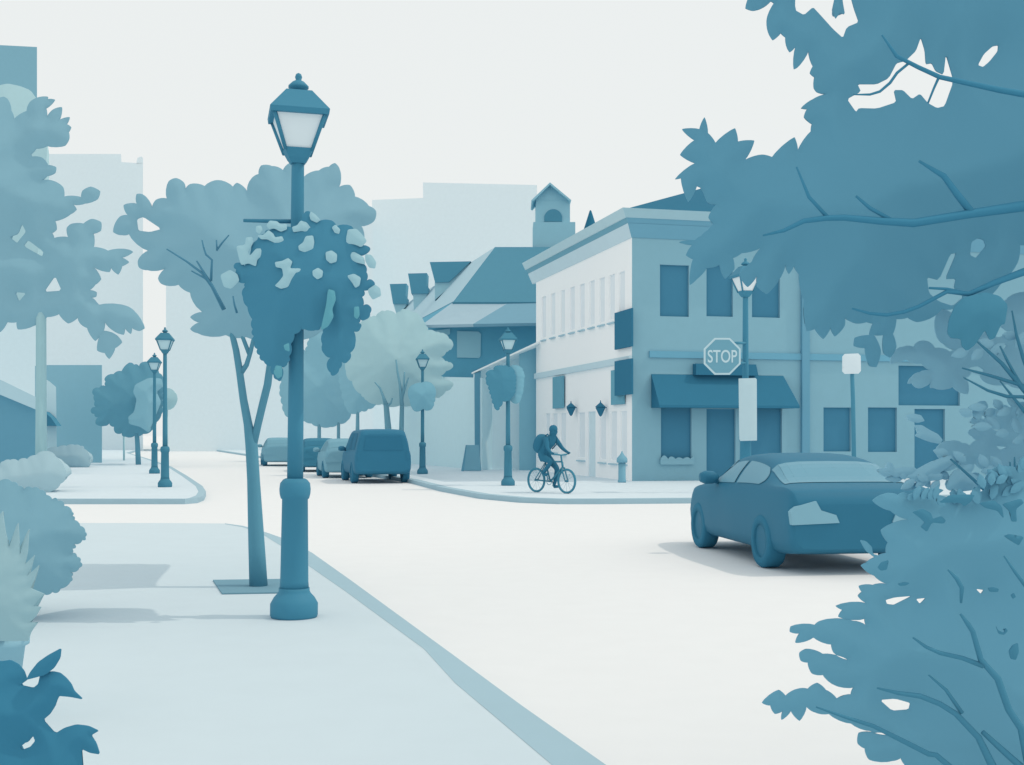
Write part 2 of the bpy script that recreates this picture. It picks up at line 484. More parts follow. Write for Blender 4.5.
cup.pxprism([(536, 199), (570, 199), (570, 222.2), (536, 222.2)], 61.62, 1.8)
cu = cup.build('cupola', 'cupola', old)
rf = MB().prism([P(550, 182.3, 61.2), P(571.3, 200, 61.2), P(570, 201.2, 61.2), P(550, 184.6, 61.2), P(533, 201.2, 61.2), P(531.5, 200, 61.2)], (0, 2.6, 0))
rf.prism([P(550, 184, 61.6), P(570, 200, 61.6), P(536, 200, 61.6)], (0, 1.8, 0))
rf.build('cupola_roof', 'cupola', cu)
arch = [(544.3, 221.6), (544.3, 215)] + [(553.2 - 8.9 * math.cos(R(t)), 218 - 8.9 * math.sin(R(t))) for t in range(12, 170, 12)] + [(562, 215), (562, 221.6)]
MB().pxprism(arch, 61.56, .05).build('arch_opening', 'arch_dark', cu)

tr = thing('turret', 'dark pointed turret roof peeking over the white facade cornice', 'turret', (P(590.5, 0, 74).x, 74, 0))
c = P(590.5, 240, 74)
MB().lathe([(.56, 0), (.56, c.z)], (c.x, c.y, 0), 14).build('turret_wall', 'cupola', tr)
top = P(590.5, 210, 74)
MB().lathe([(.66, c.z), (.58, c.z + .15), (.06, top.z - .06), (.01, top.z)], (c.x, c.y, 0), 16).build('spire', 'roof_dark', tr)

# ------------------------------------------------------------------ corner building: white street facade, blue side
C0 = Vector((3.86, 38.6, 0)); dS = Vector((-.243, .97, 0)).normalized(); dR = Vector((.97, .243, 0)).normalized()
LS, LR, HB = 11.75, 17.0, 7.95
cb = thing('corner_building', 'two storey corner building with a white street side and a blue front', 'building', tuple(C0))
def hit(px, py, o, u):                # (u, z) on the vertical plane through o along u
    r = P(px, py, 1.0) - Vector((0, 0, EYE))
    n = Vector((u.y, -u.x, 0)); cpos = Vector((0, 0, EYE))
    t = (o - cpos).dot(n) / r.dot(n)
    q = cpos + r * t
    return (q - o).dot(u), q.z
def wall_with_openings(o, u, L, z0, z1, rects, rev, inward):
    us = sorted({0, L} | {r[0] for r in rects} | {r[1] for r in rects}); zs = sorted({z0, z1} | {r[2] for r in rects} | {r[3] for r in rects})
    mb = MB(); pt = lambda a, z, dd=0: o + u * a + Vector((0, 0, z)) + inward * dd
    for i in range(len(us) - 1):
        for j in range(len(zs) - 1):
            m0, m1 = (us[i] + us[i + 1]) / 2, (zs[j] + zs[j + 1]) / 2
            if any(r[0] < m0 < r[1] and r[2] < m1 < r[3] for r in rects): continue
            mb.add([pt(us[i], zs[j]), pt(us[i + 1], zs[j]), pt(us[i + 1], zs[j + 1]), pt(us[i], zs[j + 1])], [(0, 1, 2, 3)])
    for a, b_, c_, d_ in rects:
        q = [(a, c_), (b_, c_), (b_, d_), (a, d_)]
        for k in range(4):
            (x0, y0), (x1, y1) = q[k], q[(k + 1) % 4]
            mb.add([pt(x0, y0), pt(x1, y1), pt(x1, y1, rev), pt(x0, y0, rev)], [(0, 1, 2, 3)])
    return mb
def pane(o, u, r, dd, inward, th=.03, grow=.02):
    a, b_, c_, d_ = r; a -= grow; b_ += grow; c_ -= grow; d_ += grow
    pt = lambda x, z: o + u * x + Vector((0, 0, z)) + inward * dd
    return MB().prism([pt(a, c_), pt(b_, c_), pt(b_, d_), pt(a, d_)], inward * th)
def rect_px(x0, x1, y0, y1, o, u):
    xm, ym = (x0 + x1) / 2, (y0 + y1) / 2
    ua, _ = hit(x0, ym, o, u); ub, _ = hit(x1, ym, o, u); _, za = hit(xm, y1, o, u); _, zb = hit(xm, y0, o, u)
    return (min(ua, ub), max(ua, ub), max(za, PZ + .001), zb)
inS, inR = dR, dS                      # inward directions of the two faces
# street face
up = []
for k in range(9):
    t = k / 8.0
    x = 544 + (622 - 544) * t ** 1.03; w = 3.9 + 2.0 * t
    y0 = 296.5 + (271.5 - 296.5) * t; y1 = 337.5 + (317 - 337.5) * t
    up.append(rect_px(x - w / 2, x + w / 2, y0, y1, C0, dS))
lowr = []
for x0, x1, y0, y1 in ((545.5, 550, 413.5, 448), (552.5, 557.5, 413.5, 450), (560.5, 566, 413, 452), (578.5, 585, 412.5, 457.5), (600, 606, 412, 459.5), (610.5, 617, 411.5, 460.5), (620.5, 627, 411, 461)):
    lowr.append(rect_px(x0, x1, y0, y1, C0, dS))
door_w = rect_px(588, 595.5, 411.5, 480, C0, dS); door_w = (door_w[0], door_w[1], PZ, door_w[3])
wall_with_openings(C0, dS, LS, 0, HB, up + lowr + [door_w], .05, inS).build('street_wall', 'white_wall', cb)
for r in up + lowr:
    wd = pane(C0, dS, r, .05, inS).build('window', 'glass_pale', cb)
    so = C0 + dS * ((r[0] + r[1]) / 2) + Vector((0, 0, r[2] - .12)) - inS * .03
    MB().obox(so, dS * ((r[1] - r[0]) / 2 + .05), inS * .05, (0, 0, .025)).build('sill', 'sill', wd)
pane(C0, dS, door_w, .05, inS).build('door', 'door_pale', cb)
# band between the storeys on the white side
zb = hit(632, 359, C0, dS)[1]
MB().obox(C0 + dS * (LS / 2) + Vector((0, 0, zb)) - inS * .04, dS * (LS / 2), inS * .05, (0, 0, .11)).build('string_course', 'band_pale', cb)
# front face
wins = {'upper': [(660, 689, 265, 316.5), (706.5, 733, 265, 316.5), (752, 780, 267, 317.5)], 'right': [(823.5, 851, 407.5, 451.5), (868, 897, 407.5, 452), (898.5, 960, 366, 405.5)]}
ru = [rect_px(*q, C0, dR) for q in wins['upper']]; rr = [rect_px(*q, C0, dR) for q in wins['right']]
disp = rect_px(661, 691.5, 404, 459.5, C0, dR); disp2 = rect_px(745.5, 782, 404, 462, C0, dR)
fd = rect_px(706.5, 735.5, 409, 482, C0, dR); fd = (fd[0], fd[1], PZ, fd[3])
fd2 = rect_px(914.5, 945, 409, 482, C0, dR); fd2 = (fd2[0], fd2[1], PZ, fd2[3])
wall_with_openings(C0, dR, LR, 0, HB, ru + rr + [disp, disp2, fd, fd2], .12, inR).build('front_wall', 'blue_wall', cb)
for r in ru + rr + [disp, disp2]:
    pane(C0, dR, r, .10, inR).build('window', 'glass_dark', cb)
for r in (fd, fd2):
    dd = pane(C0, dR, r, .10, inR).build('door', 'glass_dark', cb)
# back walls
q0 = C0 + dR * LR; q1 = q0 + dS * LS; q2 = C0 + dS * LS
hz = Vector((0, 0, HB))
MB().add([q0, q1, q2, q0 + hz, q1 + hz, q2 + hz], [(0, 1, 4, 3), (1, 2, 5, 4)]).build('back_wall', 'blue_wall', cb)
# string course, vertical pilaster
z2 = hit(720, 355.5, C0, dR)[1]
u0 = hit(649, 355, C0, dR)[0]
MB().obox(C0 + dR * ((u0 + LR) / 2) + Vector((0, 0, z2)) - inR * .03, dR * ((LR - u0) / 2), inR * .04, (0, 0, .105)).build('string_course', 'band_blue', cb)
r = rect_px(800.5, 808, 240, 470, C0, dR)
MB().obox(C0 + dR * ((r[0] + r[1]) / 2) + Vector((0, 0, HB / 2)) - inR * .05, dR * ((r[1] - r[0]) / 2), inR * .08, (0, 0, HB / 2)).build('pilaster', 'pilaster', cb)
# cornice on both sides
def cornice(o, u, inward, L, z0, z1, proj, name, m, e0=0, e1=0):
    MB().prism([o - u * e0 + Vector((0, 0, z0)), o - u * e0 - inward * proj + Vector((0, 0, z1 - .04 if proj > .3 else z0)),
                o - u * e0 - inward * proj + Vector((0, 0, z1)), o - u * e0 + inward * .3 + Vector((0, 0, z1)), o - u * e0 + inward * .3 + Vector((0, 0, z0))], u * (L + e0 + e1)).build(name, m, cb)
def bandbox(o, u, inward, L, z0, z1, p, name, m, e0, e1):
    a = o - u * e0; b2 = o + u * (L + e1)
    MB().prism([a - inward * p + Vector((0, 0, z0)), b2 - inward * p + Vector((0, 0, z0)), b2 + inward * .3 + Vector((0, 0, z0)), a + inward * .3 + Vector((0, 0, z0))], (0, 0, z1 - z0)).build(name, m, cb)
def mitred(o, u, inward, L, prof, name, m, far=0.5):
    """moulding with its corner end mitred: prof [(projection, z)]"""
    n = len(prof)
    a = [o - inward * p - u * p + Vector((0, 0, z)) for p, z in prof]
    b2 = [o - inward * p + u * (L + far) + Vector((0, 0, z)) for p, z in prof]
    fs = [tuple(range(n)), tuple(range(2 * n - 1, n - 1, -1))] + [((i + 1) % n, i, i + n, (i + 1) % n + n) for i in range(n)]
    MB().add(a + b2, fs).build(name, m, cb)
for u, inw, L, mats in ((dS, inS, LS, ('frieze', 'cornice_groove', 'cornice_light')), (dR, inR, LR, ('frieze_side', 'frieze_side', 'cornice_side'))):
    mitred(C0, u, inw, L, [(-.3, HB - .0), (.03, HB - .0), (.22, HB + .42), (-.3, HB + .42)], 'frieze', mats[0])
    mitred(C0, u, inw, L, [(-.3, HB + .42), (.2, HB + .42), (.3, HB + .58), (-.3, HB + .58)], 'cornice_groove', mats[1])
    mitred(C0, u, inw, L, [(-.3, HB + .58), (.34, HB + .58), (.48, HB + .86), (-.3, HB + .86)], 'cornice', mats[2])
# hip roof
ze = HB + .862; e = .30
def W(a, b_, z): return C0 + dR * a + dS * b_ + Vector((0, 0, z))
rc = [W(-e, -e, ze), W(LR + e, -e, ze), W(LR + e, LS + e, ze), W(-e, LS + e, ze), W(LS / 2 - .6, LS / 2, ze + 2.25), W(LR - LS / 2, LS / 2, ze + 2.25)]
MB().add(rc, [(0, 1, 5, 4), (1, 2, 5), (2, 3, 4, 5), (3, 0, 4), (3, 2, 1, 0)]).build('roof', 'roof_dark', cb)
# awning over the shop door with its raised sign board
aw0 = hit(651, 390, C0, dR)[0]; aw1 = hit(783, 390, C0, dR)[0]
zt = hit(720, 375, C0, dR)[1]; zl = hit(720, 406.5, C0, dR)[1]
def FW(a, z, out): return C0 + dR * a + Vector((0, 0, z)) - inR * out
aw = MB().add([FW(aw0, zt, .02), FW(aw1, zt, .02), FW(aw1 + .22, zl + .02, .75), FW(aw0, zl + .02, .75), FW(aw0, zl - .06, .75), FW(aw1 + .22, zl - .06, .75), FW(aw0, zl - .06, .02), FW(aw1, zl - .06, .02)],
    [(0, 1, 2, 3), (3, 2, 5, 4), (0, 3, 4, 6), (1, 7, 5, 2), (6, 4, 5, 7)]).build('awning', 'sign_plate', cb)
s0, s1 = hit(692.5, 370, C0, dR)[0], hit(753, 370, C0, dR)[0]; zs = hit(720, 364.5, C0, dR)[1]
MB().prism([FW(s0, zt - .02, .3), FW(s1 + .05, zt - .02, .3), FW(s1 - .03, zs, .3), FW(s0, zs, .3)], inR * .28).build('sign_board', 'sign_plate', cb)
pf = FW((fd[1] + disp2[0]) / 2 - .02, 0, 0)
# dwarf shrubs under the display window are part of the window planter
pu0, pu1 = disp[0] - .05, disp[1] + .05
zw = disp[2]
pl = thing('window_box', 'window box with a scalloped plant edge on the left display window', 'window box', tuple(FW((pu0 + pu1) / 2, zw - .16, .05)))
MB().prism([FW(pu0, zw - .16, .004), FW(pu1, zw - .16, .004), FW(pu1, zw, .004), FW(pu0, zw, .004)], -inR * .10).build('box', 'blue_wall', pl)
pts = [FW(pu0, zw - .01, .06)]
n = 9
for k in range(n * 6 + 1):
    t = k / (n * 6.0)
    pts.append(FW(pu0 + (pu1 - pu0) * t, zw + .02 + .12 * abs(math.sin(math.pi * n / 2 * t)) * (0.7 + .3 * math.cos(5 * t)), .06))
pts.append(FW(pu1, zw - .01, .06))
MB().prism(pts, -inR * .05).build('foliage', 'blue_wall', pl)

# hanging signs and fittings on the white side
def hung(name, x0, x1, y0, y1, out, th, m, label, cat, group=None):
    a, b_, z0, z1 = rect_px(x0, x1, y0, y1, C0 - inS * (out + th), dS)
    base = C0 + dS * a + Vector((0, 0, z0))
    t = thing(name, label, cat, tuple(base), group)
    pt = lambda x, z: C0 + dS * x + Vector((0, 0, z)) - inS * out
    MB().prism([pt(a, z0), pt(b_, z0), pt(b_, z1), pt(a, z1)], -inS * th).build('plate', m, t)
    for zz in (z0 + (z1 - z0) * .25, z0 + (z1 - z0) * .75):
        MB().obox(C0 + dS * ((a + b_) / 2) + Vector((0, 0, zz)) - inS * (out / 2), dS * .04, inS * (out / 2 + .005), (0, 0, .03)).build('bracket', m, t)
    return t
hung('wall_sign', 614.5, 631.5, 310.5, 348, .06, .06, 'sign_plate', 'upper dark blank board at the corner end of the white facade', 'sign')
hung('wall_sign', 614.5, 631.5, 359.8, 395, .14, .06, 'sign_plate', 'dark blank board overlapping a paler rounded panel, lower one by the corner', 'sign')
hung('wall_panel', 610.8, 623.5, 369.5, 404.5, .04, .05, 'sign_blue', 'mid blue panel half behind the lower dark corner board', 'panel')
hung('wall_sign', 552.5, 562.7, 376.5, 408.3, .05, .06, 'sign_blue', 'mid blue upright board above the cyclist on the white facade', 'sign')
for px, lab in ((571, 'dark pointed wall lantern on the white facade, nearer the upright blue board'), (600.5, 'dark pointed wall lantern on the white facade, nearer the building corner')):
    u_, z_ = hit(px, 409, C0 - inS * .22, dS)
    base = C0 + dS * u_ + Vector((0, 0, z_)) - inS * .22
    t = thing('wall_lantern', lab, 'lantern', tuple(base), 'lanterns on the white facade')
    MB().lathe([(.01, -.26), (.05, -.22), (.17, .04), (.15, .07)], base, 6, smooth=False).build('body', 'sign_plate', t)
    MB().lathe([(.19, .07), (.06, .19), (.025, .22), (.01, .30)], base, 6, smooth=False).build('cap', 'sign_plate', t)
    MB().obox(base + inS * .11 + Vector((0, 0, .05)), dS * .015, inS * .115, (0, 0, .015)).build('arm', 'sign_plate', t)

# ------------------------------------------------------------------ street lamps
LM = 0.00836          # metres per picture pixel at the nearest lamp
def make_lamp(label, metal='lamp_metal', glass='lamp_glass', rot=14):
    t = thing('street_lamp', label, 'street lamp', (0, 0, 0), 'lantern street lamps')
    MB().lathe([(.19, 0), (.198, .02), (.198, .115), (.17, .165), (.138, .20), (.128, .22), (.128, .245)], n=24).build('base', metal, t)
    MB().lathe([(.121, .245), (.117, .30), (.107, .985), (.118, .995), (.127, 1.03), (.13, 1.07), (.124, 1.12), (.10, 1.15), (.08, 1.16)], n=24).build('shaft', metal, t)
    MB().lathe([(.068, 1.16), (.066, 1.6), (.053, 3.72), (.053, 3.8)], n=18).build('pole', metal, t)
    q = R(rot)
    la = MB().frustum(.055, 3.79, .082, 3.83, q).frustum(.082, 3.83, .118, 3.905, q)
    zb_, zt_, hb, h_t = 3.905, 4.195, .108, .212
    for sx, sy in ((-1, -1), (1, -1), (1, 1), (-1, 1)):
        def rp(x, y, z): return Vector((x * math.cos(q) - y * math.sin(q), x * math.sin(q) + y * math.cos(q), z))
        la.tube([(rp(sx * hb, sy * hb, zb_ - .02), .016), (rp(sx * h_t, sy * h_t, zt_), .018)], 6)
    lo = la.build('lantern', metal, t)
    MB().frustum(hb - .004, zb_, h_t - .004, zt_, q).build('glass', glass, lo)
    MB().frustum(.236, zt_ - .03, .242, zt_ + .012, q).frustum(.242, zt_ + .012, .105, 4.385, q).build('lantern_roof', metal, lo)
    MB().lathe([(.05, 4.385), (.055, 4.41), (.085, 4.425), (.085, 4.44), (.05, 4.475), (.022, 4.49), (.03, 4.515), (.022, 4.54), (.006, 4.55)], n=16).build('finial', metal, lo)
    return t
lamp = make_lamp('tall lantern street lamp with a big flower basket, nearest on the pavement')
lamp.location = G(294, 617, PZ); lamp.scale = (.972, .972, .972); lamp.rotation_euler = (0, .0085, 0)
far_lamp = make_lamp('slim lantern street lamp nearest the kerb corner across the side street', 'lamp_metal_far', 'lamp_glass_far', 8)
far_lamp.location = G(165, 487, PZ)
for px, py, lab, s in ((154.5, 473.5, 'lantern street lamp standing behind another one beside the dark round tree', 1.02),
                       (508, 485.5, 'lantern street lamp beside the cyclist, hung with a dark drooping basket', 1.02),
                       (422.5, 474, 'lantern street lamp with a ball shaped basket right of the parked van', 1.04)):
    c = copy_tree(far_lamp); c.location = G(px, py, PZ); c['label'] = lab; c.scale = (s, s, s)
c = copy_tree(lamp); c.rotation_euler = (0, 0, 0); c['label'] = 'tall lantern street lamp behind the car carrying the STOP sign and banner'
LY = 31.0
c.location = (P(745.5, 0, LY).x, LY, PZ); c.scale = (1.33, 1.33, 1.33)
mainL, stopL = lamp.location.copy(), c.location.copy()

# banner arm, banner, stop sign on that lamp
bx = P(748, 0, LY - .25)
t = thing('banner', 'white blank upright banner on the lamp post behind the car', 'banner', (P(748, 0, LY).x, LY - .3, P(0, 441, LY).z))
MB().mass([(738.6, 378.5), (755.5, 378), (756.8, 379.5), (757, 440.5), (740.3, 441), (739.3, 439)], LY - .42, .02, step=4, soft=0, wav=0, bump=0).build('cloth', 'banner', t)
for y in (379, 440):
    MB().tube([(P(739.5, y, LY - .38), .02), (P(756, y, LY - .38), .02), (P(752, y, LY - .02), .02)], 6).build('arm', 'pole_far', t)
t = thing('stop_sign', 'octagonal STOP sign with a pale border on the lamp post', 'traffic sign', tuple(P(722, 376, LY - .45)))
sc_ = P(722.3, 356.3, LY - .45); k = LY / F
def octo(r): return [sc_ + Vector((r * math.cos(R(22.5 + 45 * i)), 0, r * math.sin(R(22.5 + 45 * i)))) for i in range(8)]
MB().prism(octo(19.6 * k), (0, .04, 0)).build('plate', 'stop_edge', t)
MB().prism([p - Vector((0, .012, 0)) for p in octo(17.6 * k)], (0, .02, 0)).build('face', 'stop_face', t)
MB().tube([(P(735, 343, LY - .39), .035), (P(745.5, 343, LY - .05), .035)], 6).build('bracket', 'pole_far', t)
MB().tube([(P(735, 363, LY - .39), .03), (P(745.5, 363, LY - .05), .03)], 6).build('bracket', 'pole_far', t)
fc = bpy.data.curves.new('lettering', 'FONT'); fc.body = 'STOP'; fc.align_x = 'CENTER'; fc.align_y = 'CENTER'; fc.size = 1; fc.extrude = .01; fc.offset = 0.012
fo = bpy.data.objects.new('lettering_source', fc); COL.objects.link(fo)
bpy.context.view_layer.update()
me = bpy.data.meshes.new_from_object(fo.evaluated_get(bpy.context.evaluated_depsgraph_get()))
bpy.data.objects.remove(fo)
xs = [v.co.x for v in me.vertices]; ys = [v.co.y for v in me.vertices]
wx, wy = max(xs) - min(xs), max(ys) - min(ys); mx_, my_ = (max(xs) + min(xs)) / 2, (max(ys) + min(ys)) / 2
lc = sc_ - Vector(t.location)
for v in me.vertices:
    x, y, z = v.co
    v.co = (lc.x + (x - mx_) / wx * 29.0 * k, lc.y - .016 - z * .4, lc.z + (y - my_) / wy * 12.6 * k)
me.name = 'lettering'; me.materials.append(M('stop_edge'))
lo = bpy.data.objects.new('lettering', me); COL.objects.link(lo); lo.parent = t

t = thing('signpost', 'slender post with a small square white plate right of the STOP sign', 'sign', (P(854, 0, 30.6).x, 30.6, PZ))
MB().tube([(Vector((P(854.5, 0, 30.6).x, 30.6, PZ)), .06), (P(853, 400, 30.6), .055), (P(851.5, 355, 30.6), .05)], 8).build('post', 'pole_far', t)
MB().mass([(842.3, 354), (860.7, 353.3), (861, 373.6), (842.2, 374)], 30.5, .02, step=4, soft=1, wav=0, bump=0).build('plate', 'street_plate', t)

# ------------------------------------------------------------------ flower baskets
def arc_pts(pts): return pts
hb = thing('flower_basket', 'large dark drooping flower basket with pale blossoms on the nearest lamp', 'flower basket', tuple(P(302, 300, 9.72)))
BY = 9.60
z7 = lambda x, y: (220 + x / 4.03, 210 + y / 4.03)
bo = [z7(*q) for q in ((340, 12), (365, 8), (370, 35), (400, 45), (440, 40), (470, 65), (530, 65), (545, 110), (560, 150), (600, 148), (602, 165), (565, 185), (575, 215), (590, 250), (590, 285),
      (620, 288), (618, 310), (580, 325), (572, 350), (578, 385), (605, 388), (605, 415), (585, 442), (560, 435), (560, 455), (566, 475), (540, 490), (545, 540), (525, 575), (515, 610), (490, 612), (480, 640), (462, 666), (445, 655), (430, 625), (445, 595), (420, 580), (412, 540), (415, 492),
      (425, 480), (405, 470), (385, 484), (340, 480), (330, 470), (300, 500), (285, 540), (278, 590), (272, 615), (250, 635), (248, 680), (230, 684), (215, 665), (205, 630), (175, 608), (160, 585), (140, 535), (132, 480), (130, 440), (110, 390), (92, 350), (100, 310), (104, 292), (70, 285), (65, 240), (60, 215), (100, 225), (130, 205), (125, 160), (150, 120), (180, 95), (200, 80), (250, 75), (290, 70), (320, 60))]
MB().mass(bo, BY, .42, step=3.5, seed=3, scallop=(1.6, 9)).build('foliage', 'basket_leaf', hb)
MB().tube([(P(243.5, 220.5, 9.75), .014), (P(268, 221, 9.76), .016), (P(298, 221.5, 9.77), .018)], 6).build('arm', 'lamp_metal', hb)
flowers = [
 [(187, 60), (200, 42), (230, 45), (245, 58), (268, 55), (270, 78), (245, 88), (220, 75), (195, 76)],
 [(145, 65), (165, 62), (172, 80), (160, 98), (145, 88)],
 [(150, 102), (175, 100), (195, 80), (215, 95), (222, 110), (250, 105), (258, 122), (235, 138), (210, 128), (190, 118), (165, 118)],
 [(290, 68), (310, 62), (325, 42), (350, 50), (366, 72), (355, 90), (330, 84), (295, 90)],
 [(365, 5), (385, 18), (405, 40), (390, 52), (365, 40), (360, 22)],
 [(450, 70), (465, 58), (485, 78), (480, 97), (462, 92)],
 [(515, 78), (550, 75), (575, 100), (592, 125), (570, 150), (540, 138), (502, 135), (510, 105)],
 [(315, 145), (335, 130), (345, 105), (375, 102), (380, 130), (375, 160), (345, 172), (318, 162)],
 [(65, 145), (100, 140), (105, 110), (130, 108), (135, 130), (112, 170), (120, 185), (145, 155), (175, 155), (175, 180), (150, 200), (145, 228), (115, 215), (85, 222), (75, 190)],
 [(425, 170), (450, 162), (472, 178), (470, 208), (445, 216), (427, 200)],
 [(520, 175), (540, 168), (580, 190), (585, 220), (550, 212), (525, 198)],
 [(585, 178), (610, 180), (630, 210), (625, 236), (600, 232), (585, 205)],
 [(220, 210), (250, 205), (275, 193), (292, 208), (282, 235), (325, 235), (326, 252), (290, 275), (275, 310), (245, 318), (220, 305), (240, 285), (255, 265), (250, 235), (225, 230)],
 [(372, 245), (395, 232), (415, 245), (412, 270), (392, 280), (374, 265)],
 [(510, 265), (540, 256), (568, 272), (562, 305), (545, 314), (530, 290)],
 [(595, 320), (625, 300), (645, 315), (650, 345), (615, 362), (600, 340)],
 [(0, 262), (40, 240), (70, 258), (78, 285), (45, 318), (15, 310)],
]
def basket_front(x, y):                       # how far the foliage stands out there
    dm_ = 1e9
    for (ax_, ay_), (bx2, by2) in zip(bo, bo[1:] + bo[:1]):
        L2 = (bx2 - ax_) ** 2 + (by2 - ay_) ** 2 + 1e-9
        t_ = max(0, min(1, ((x - ax_) * (bx2 - ax_) + (y - ay_) * (by2 - ay_)) / L2))
        dm_ = min(dm_, math.hypot(ax_ + (bx2 - ax_) * t_ - x, ay_ + (by2 - ay_) * t_ - y))
    return .42 * (1 - math.exp(-dm_ * BY / F * .38 / .42))
for i, f in enumerate(flowers):
    pts = [z7(*q) for q in f]
    cx_, cy_ = sum(p[0] for p in pts) / len(pts), sum(p[1] for p in pts) / len(pts)
    edge = (i in (1, 5, 10, 11, 15, 16, 4, 6, 8))
    MB().mass(pts, BY - (.03 if edge else .022 + basket_front(cx_, cy_)), .02, step=1.6, seed=i, soft=2, wav=0).build('flower', 'petal', hb)
for f in ([(435, 318), (462, 325), (467, 360), (452, 400), (458, 430), (435, 470), (405, 485), (415, 440), (428, 380)], [(540, 390), (560, 388), (562, 425), (552, 440), (540, 430)], [(255, 545), (278, 535), (280, 570), (262, 565)], [(225, 625), (250, 630), (250, 670), (232, 680), (215, 655)]):
    MB().mass([z7(*q) for q in f], BY - .13, .03, step=1.6, soft=2, wav=0).build('leaf', 'basket_leaf_teal', hb)

z3 = lambda x, y: (440 + x / 3.822, 310 + y / 3.822)
lamp4 = G(508, 485.5, PZ)
t = thing('flower_basket', 'dark drooping flower basket with a paler right half beside the white building', 'flower basket', tuple(P(505, 385, lamp4.y)))
MB().mass([z3(*q) for q in ((180, 235), (205, 228), (210, 215), (245, 212), (280, 225), (290, 260), (285, 320), (265, 345), (240, 350), (228, 372), (218, 384), (205, 360), (195, 325), (185, 290), (176, 270))], lamp4.y - .25, .38, step=1.3, seed=5, scallop=(1.0, 5)).build('foliage', 'basket_dark', t)
MB().mass([z3(*q) for q in ((262, 218), (290, 210), (310, 220), (322, 245), (318, 300), (305, 350), (285, 358), (265, 340))], lamp4.y + .12, .3, step=1.3, seed=6, scallop=(.8, 6)).build('foliage', 'basket_mid', t)
lamp3 = G(422.5, 474, PZ)
z2 = lambda x, y: (340 + x / 4.03, 310 + y / 4.03)
t = thing('flower_basket', 'round mid blue flower basket on the lamp right of the van', 'flower basket', tuple(P(422, 395, lamp3.y)))
MB().mass([z2(*q) for q in ((275, 320), (295, 300), (330, 292), (365, 292), (385, 320), (382, 355), (375, 390), (355, 405), (335, 398), (310, 410), (290, 395), (280, 360))], lamp3.y - .1, .45, step=1.5, seed=8, scallop=(.9, 6)).build('foliage', 'basket_mid', t)

# ------------------------------------------------------------------ trees
def poly_tube(mb, pts, Y, n=7, k=1.0):
    """tube through [(px, py, radius px)] at distance Y"""
    return mb.tube([(P(x, y, Y), r * Y / F * k) for x, y, r in pts], n)
def tree(name, label, Y, trunks, crown, T, leaf, bark, scallop=None, bulge=0, group=None, base=PZ, rin=None, step=None, holes=(), seed=1, cat='tree', twigs=(), twig_mat=None, extra=(), gap=.06):
    x0 = trunks[0][0][0] if trunks else crown[0][0]
    t = thing(name, label, cat, (P(x0, 0, Y).x, Y, base), group)
    for tr_ in trunks:
        poly_tube(MB(), tr_, Y, 9).build('trunk', bark, t)
    cr = MB().mass(crown, Y, T, holes, rin, step, seed, scallop=scallop, bulge=bulge).build('crown', leaf, t)
    for tw in twigs:
        poly_tube(MB(), tw, Y - T * 1.0 - gap, 6).build('branch', twig_mat or bark, t)
    for j, (pl_, m_, dy) in enumerate(extra):
        MB().mass(pl_, Y + dy, T * .5, seed=seed + j + 3).build('crown', m_, t)
    return t

young_crown = [(113, 232), (119.6, 216.7), (127.5, 215), (123.5, 205), (136.6, 203.6), (136.6, 194), (143, 194.4), (152, 207.5), (156, 199.7), (166.7, 198.4), (168.5, 181.4), (175.8, 178), (184, 182.7), (185, 189.7), (190, 184), (204.6, 186), (217.6, 180), (233, 186.6), (237, 182.7), (247, 191), (251, 179), (258.5, 174), (261, 165.5), (272, 166), (283, 170), (289.5, 163), (297, 168), (304, 176.6), (319, 170.4), (329, 166.7), (335, 163), (339.6, 169), (339, 187), (350, 185), (355, 196.5), (369, 206), (376, 211), (374, 221), (361.4, 226), (364, 240), (352, 262), (352, 290), (338, 315), (320, 332), (295, 340), (268, 338), (246, 337), (225.5, 335), (197, 333), (190, 329), (199, 322.5), (190, 317), (202, 312), (199.3, 309.5), (190, 292.5), (178.4, 284.6), (161.4, 284), (158, 278), (166.7, 267.6), (147, 270), (139, 267.6), (138, 260), (148, 250.7), (128.8, 234), (122, 235)]
TY = G(258, 587, PZ).y
young_holes = [[(136.6, 219), (143, 216.7), (161.4, 229), (149.7, 232), (138, 230.5)]]
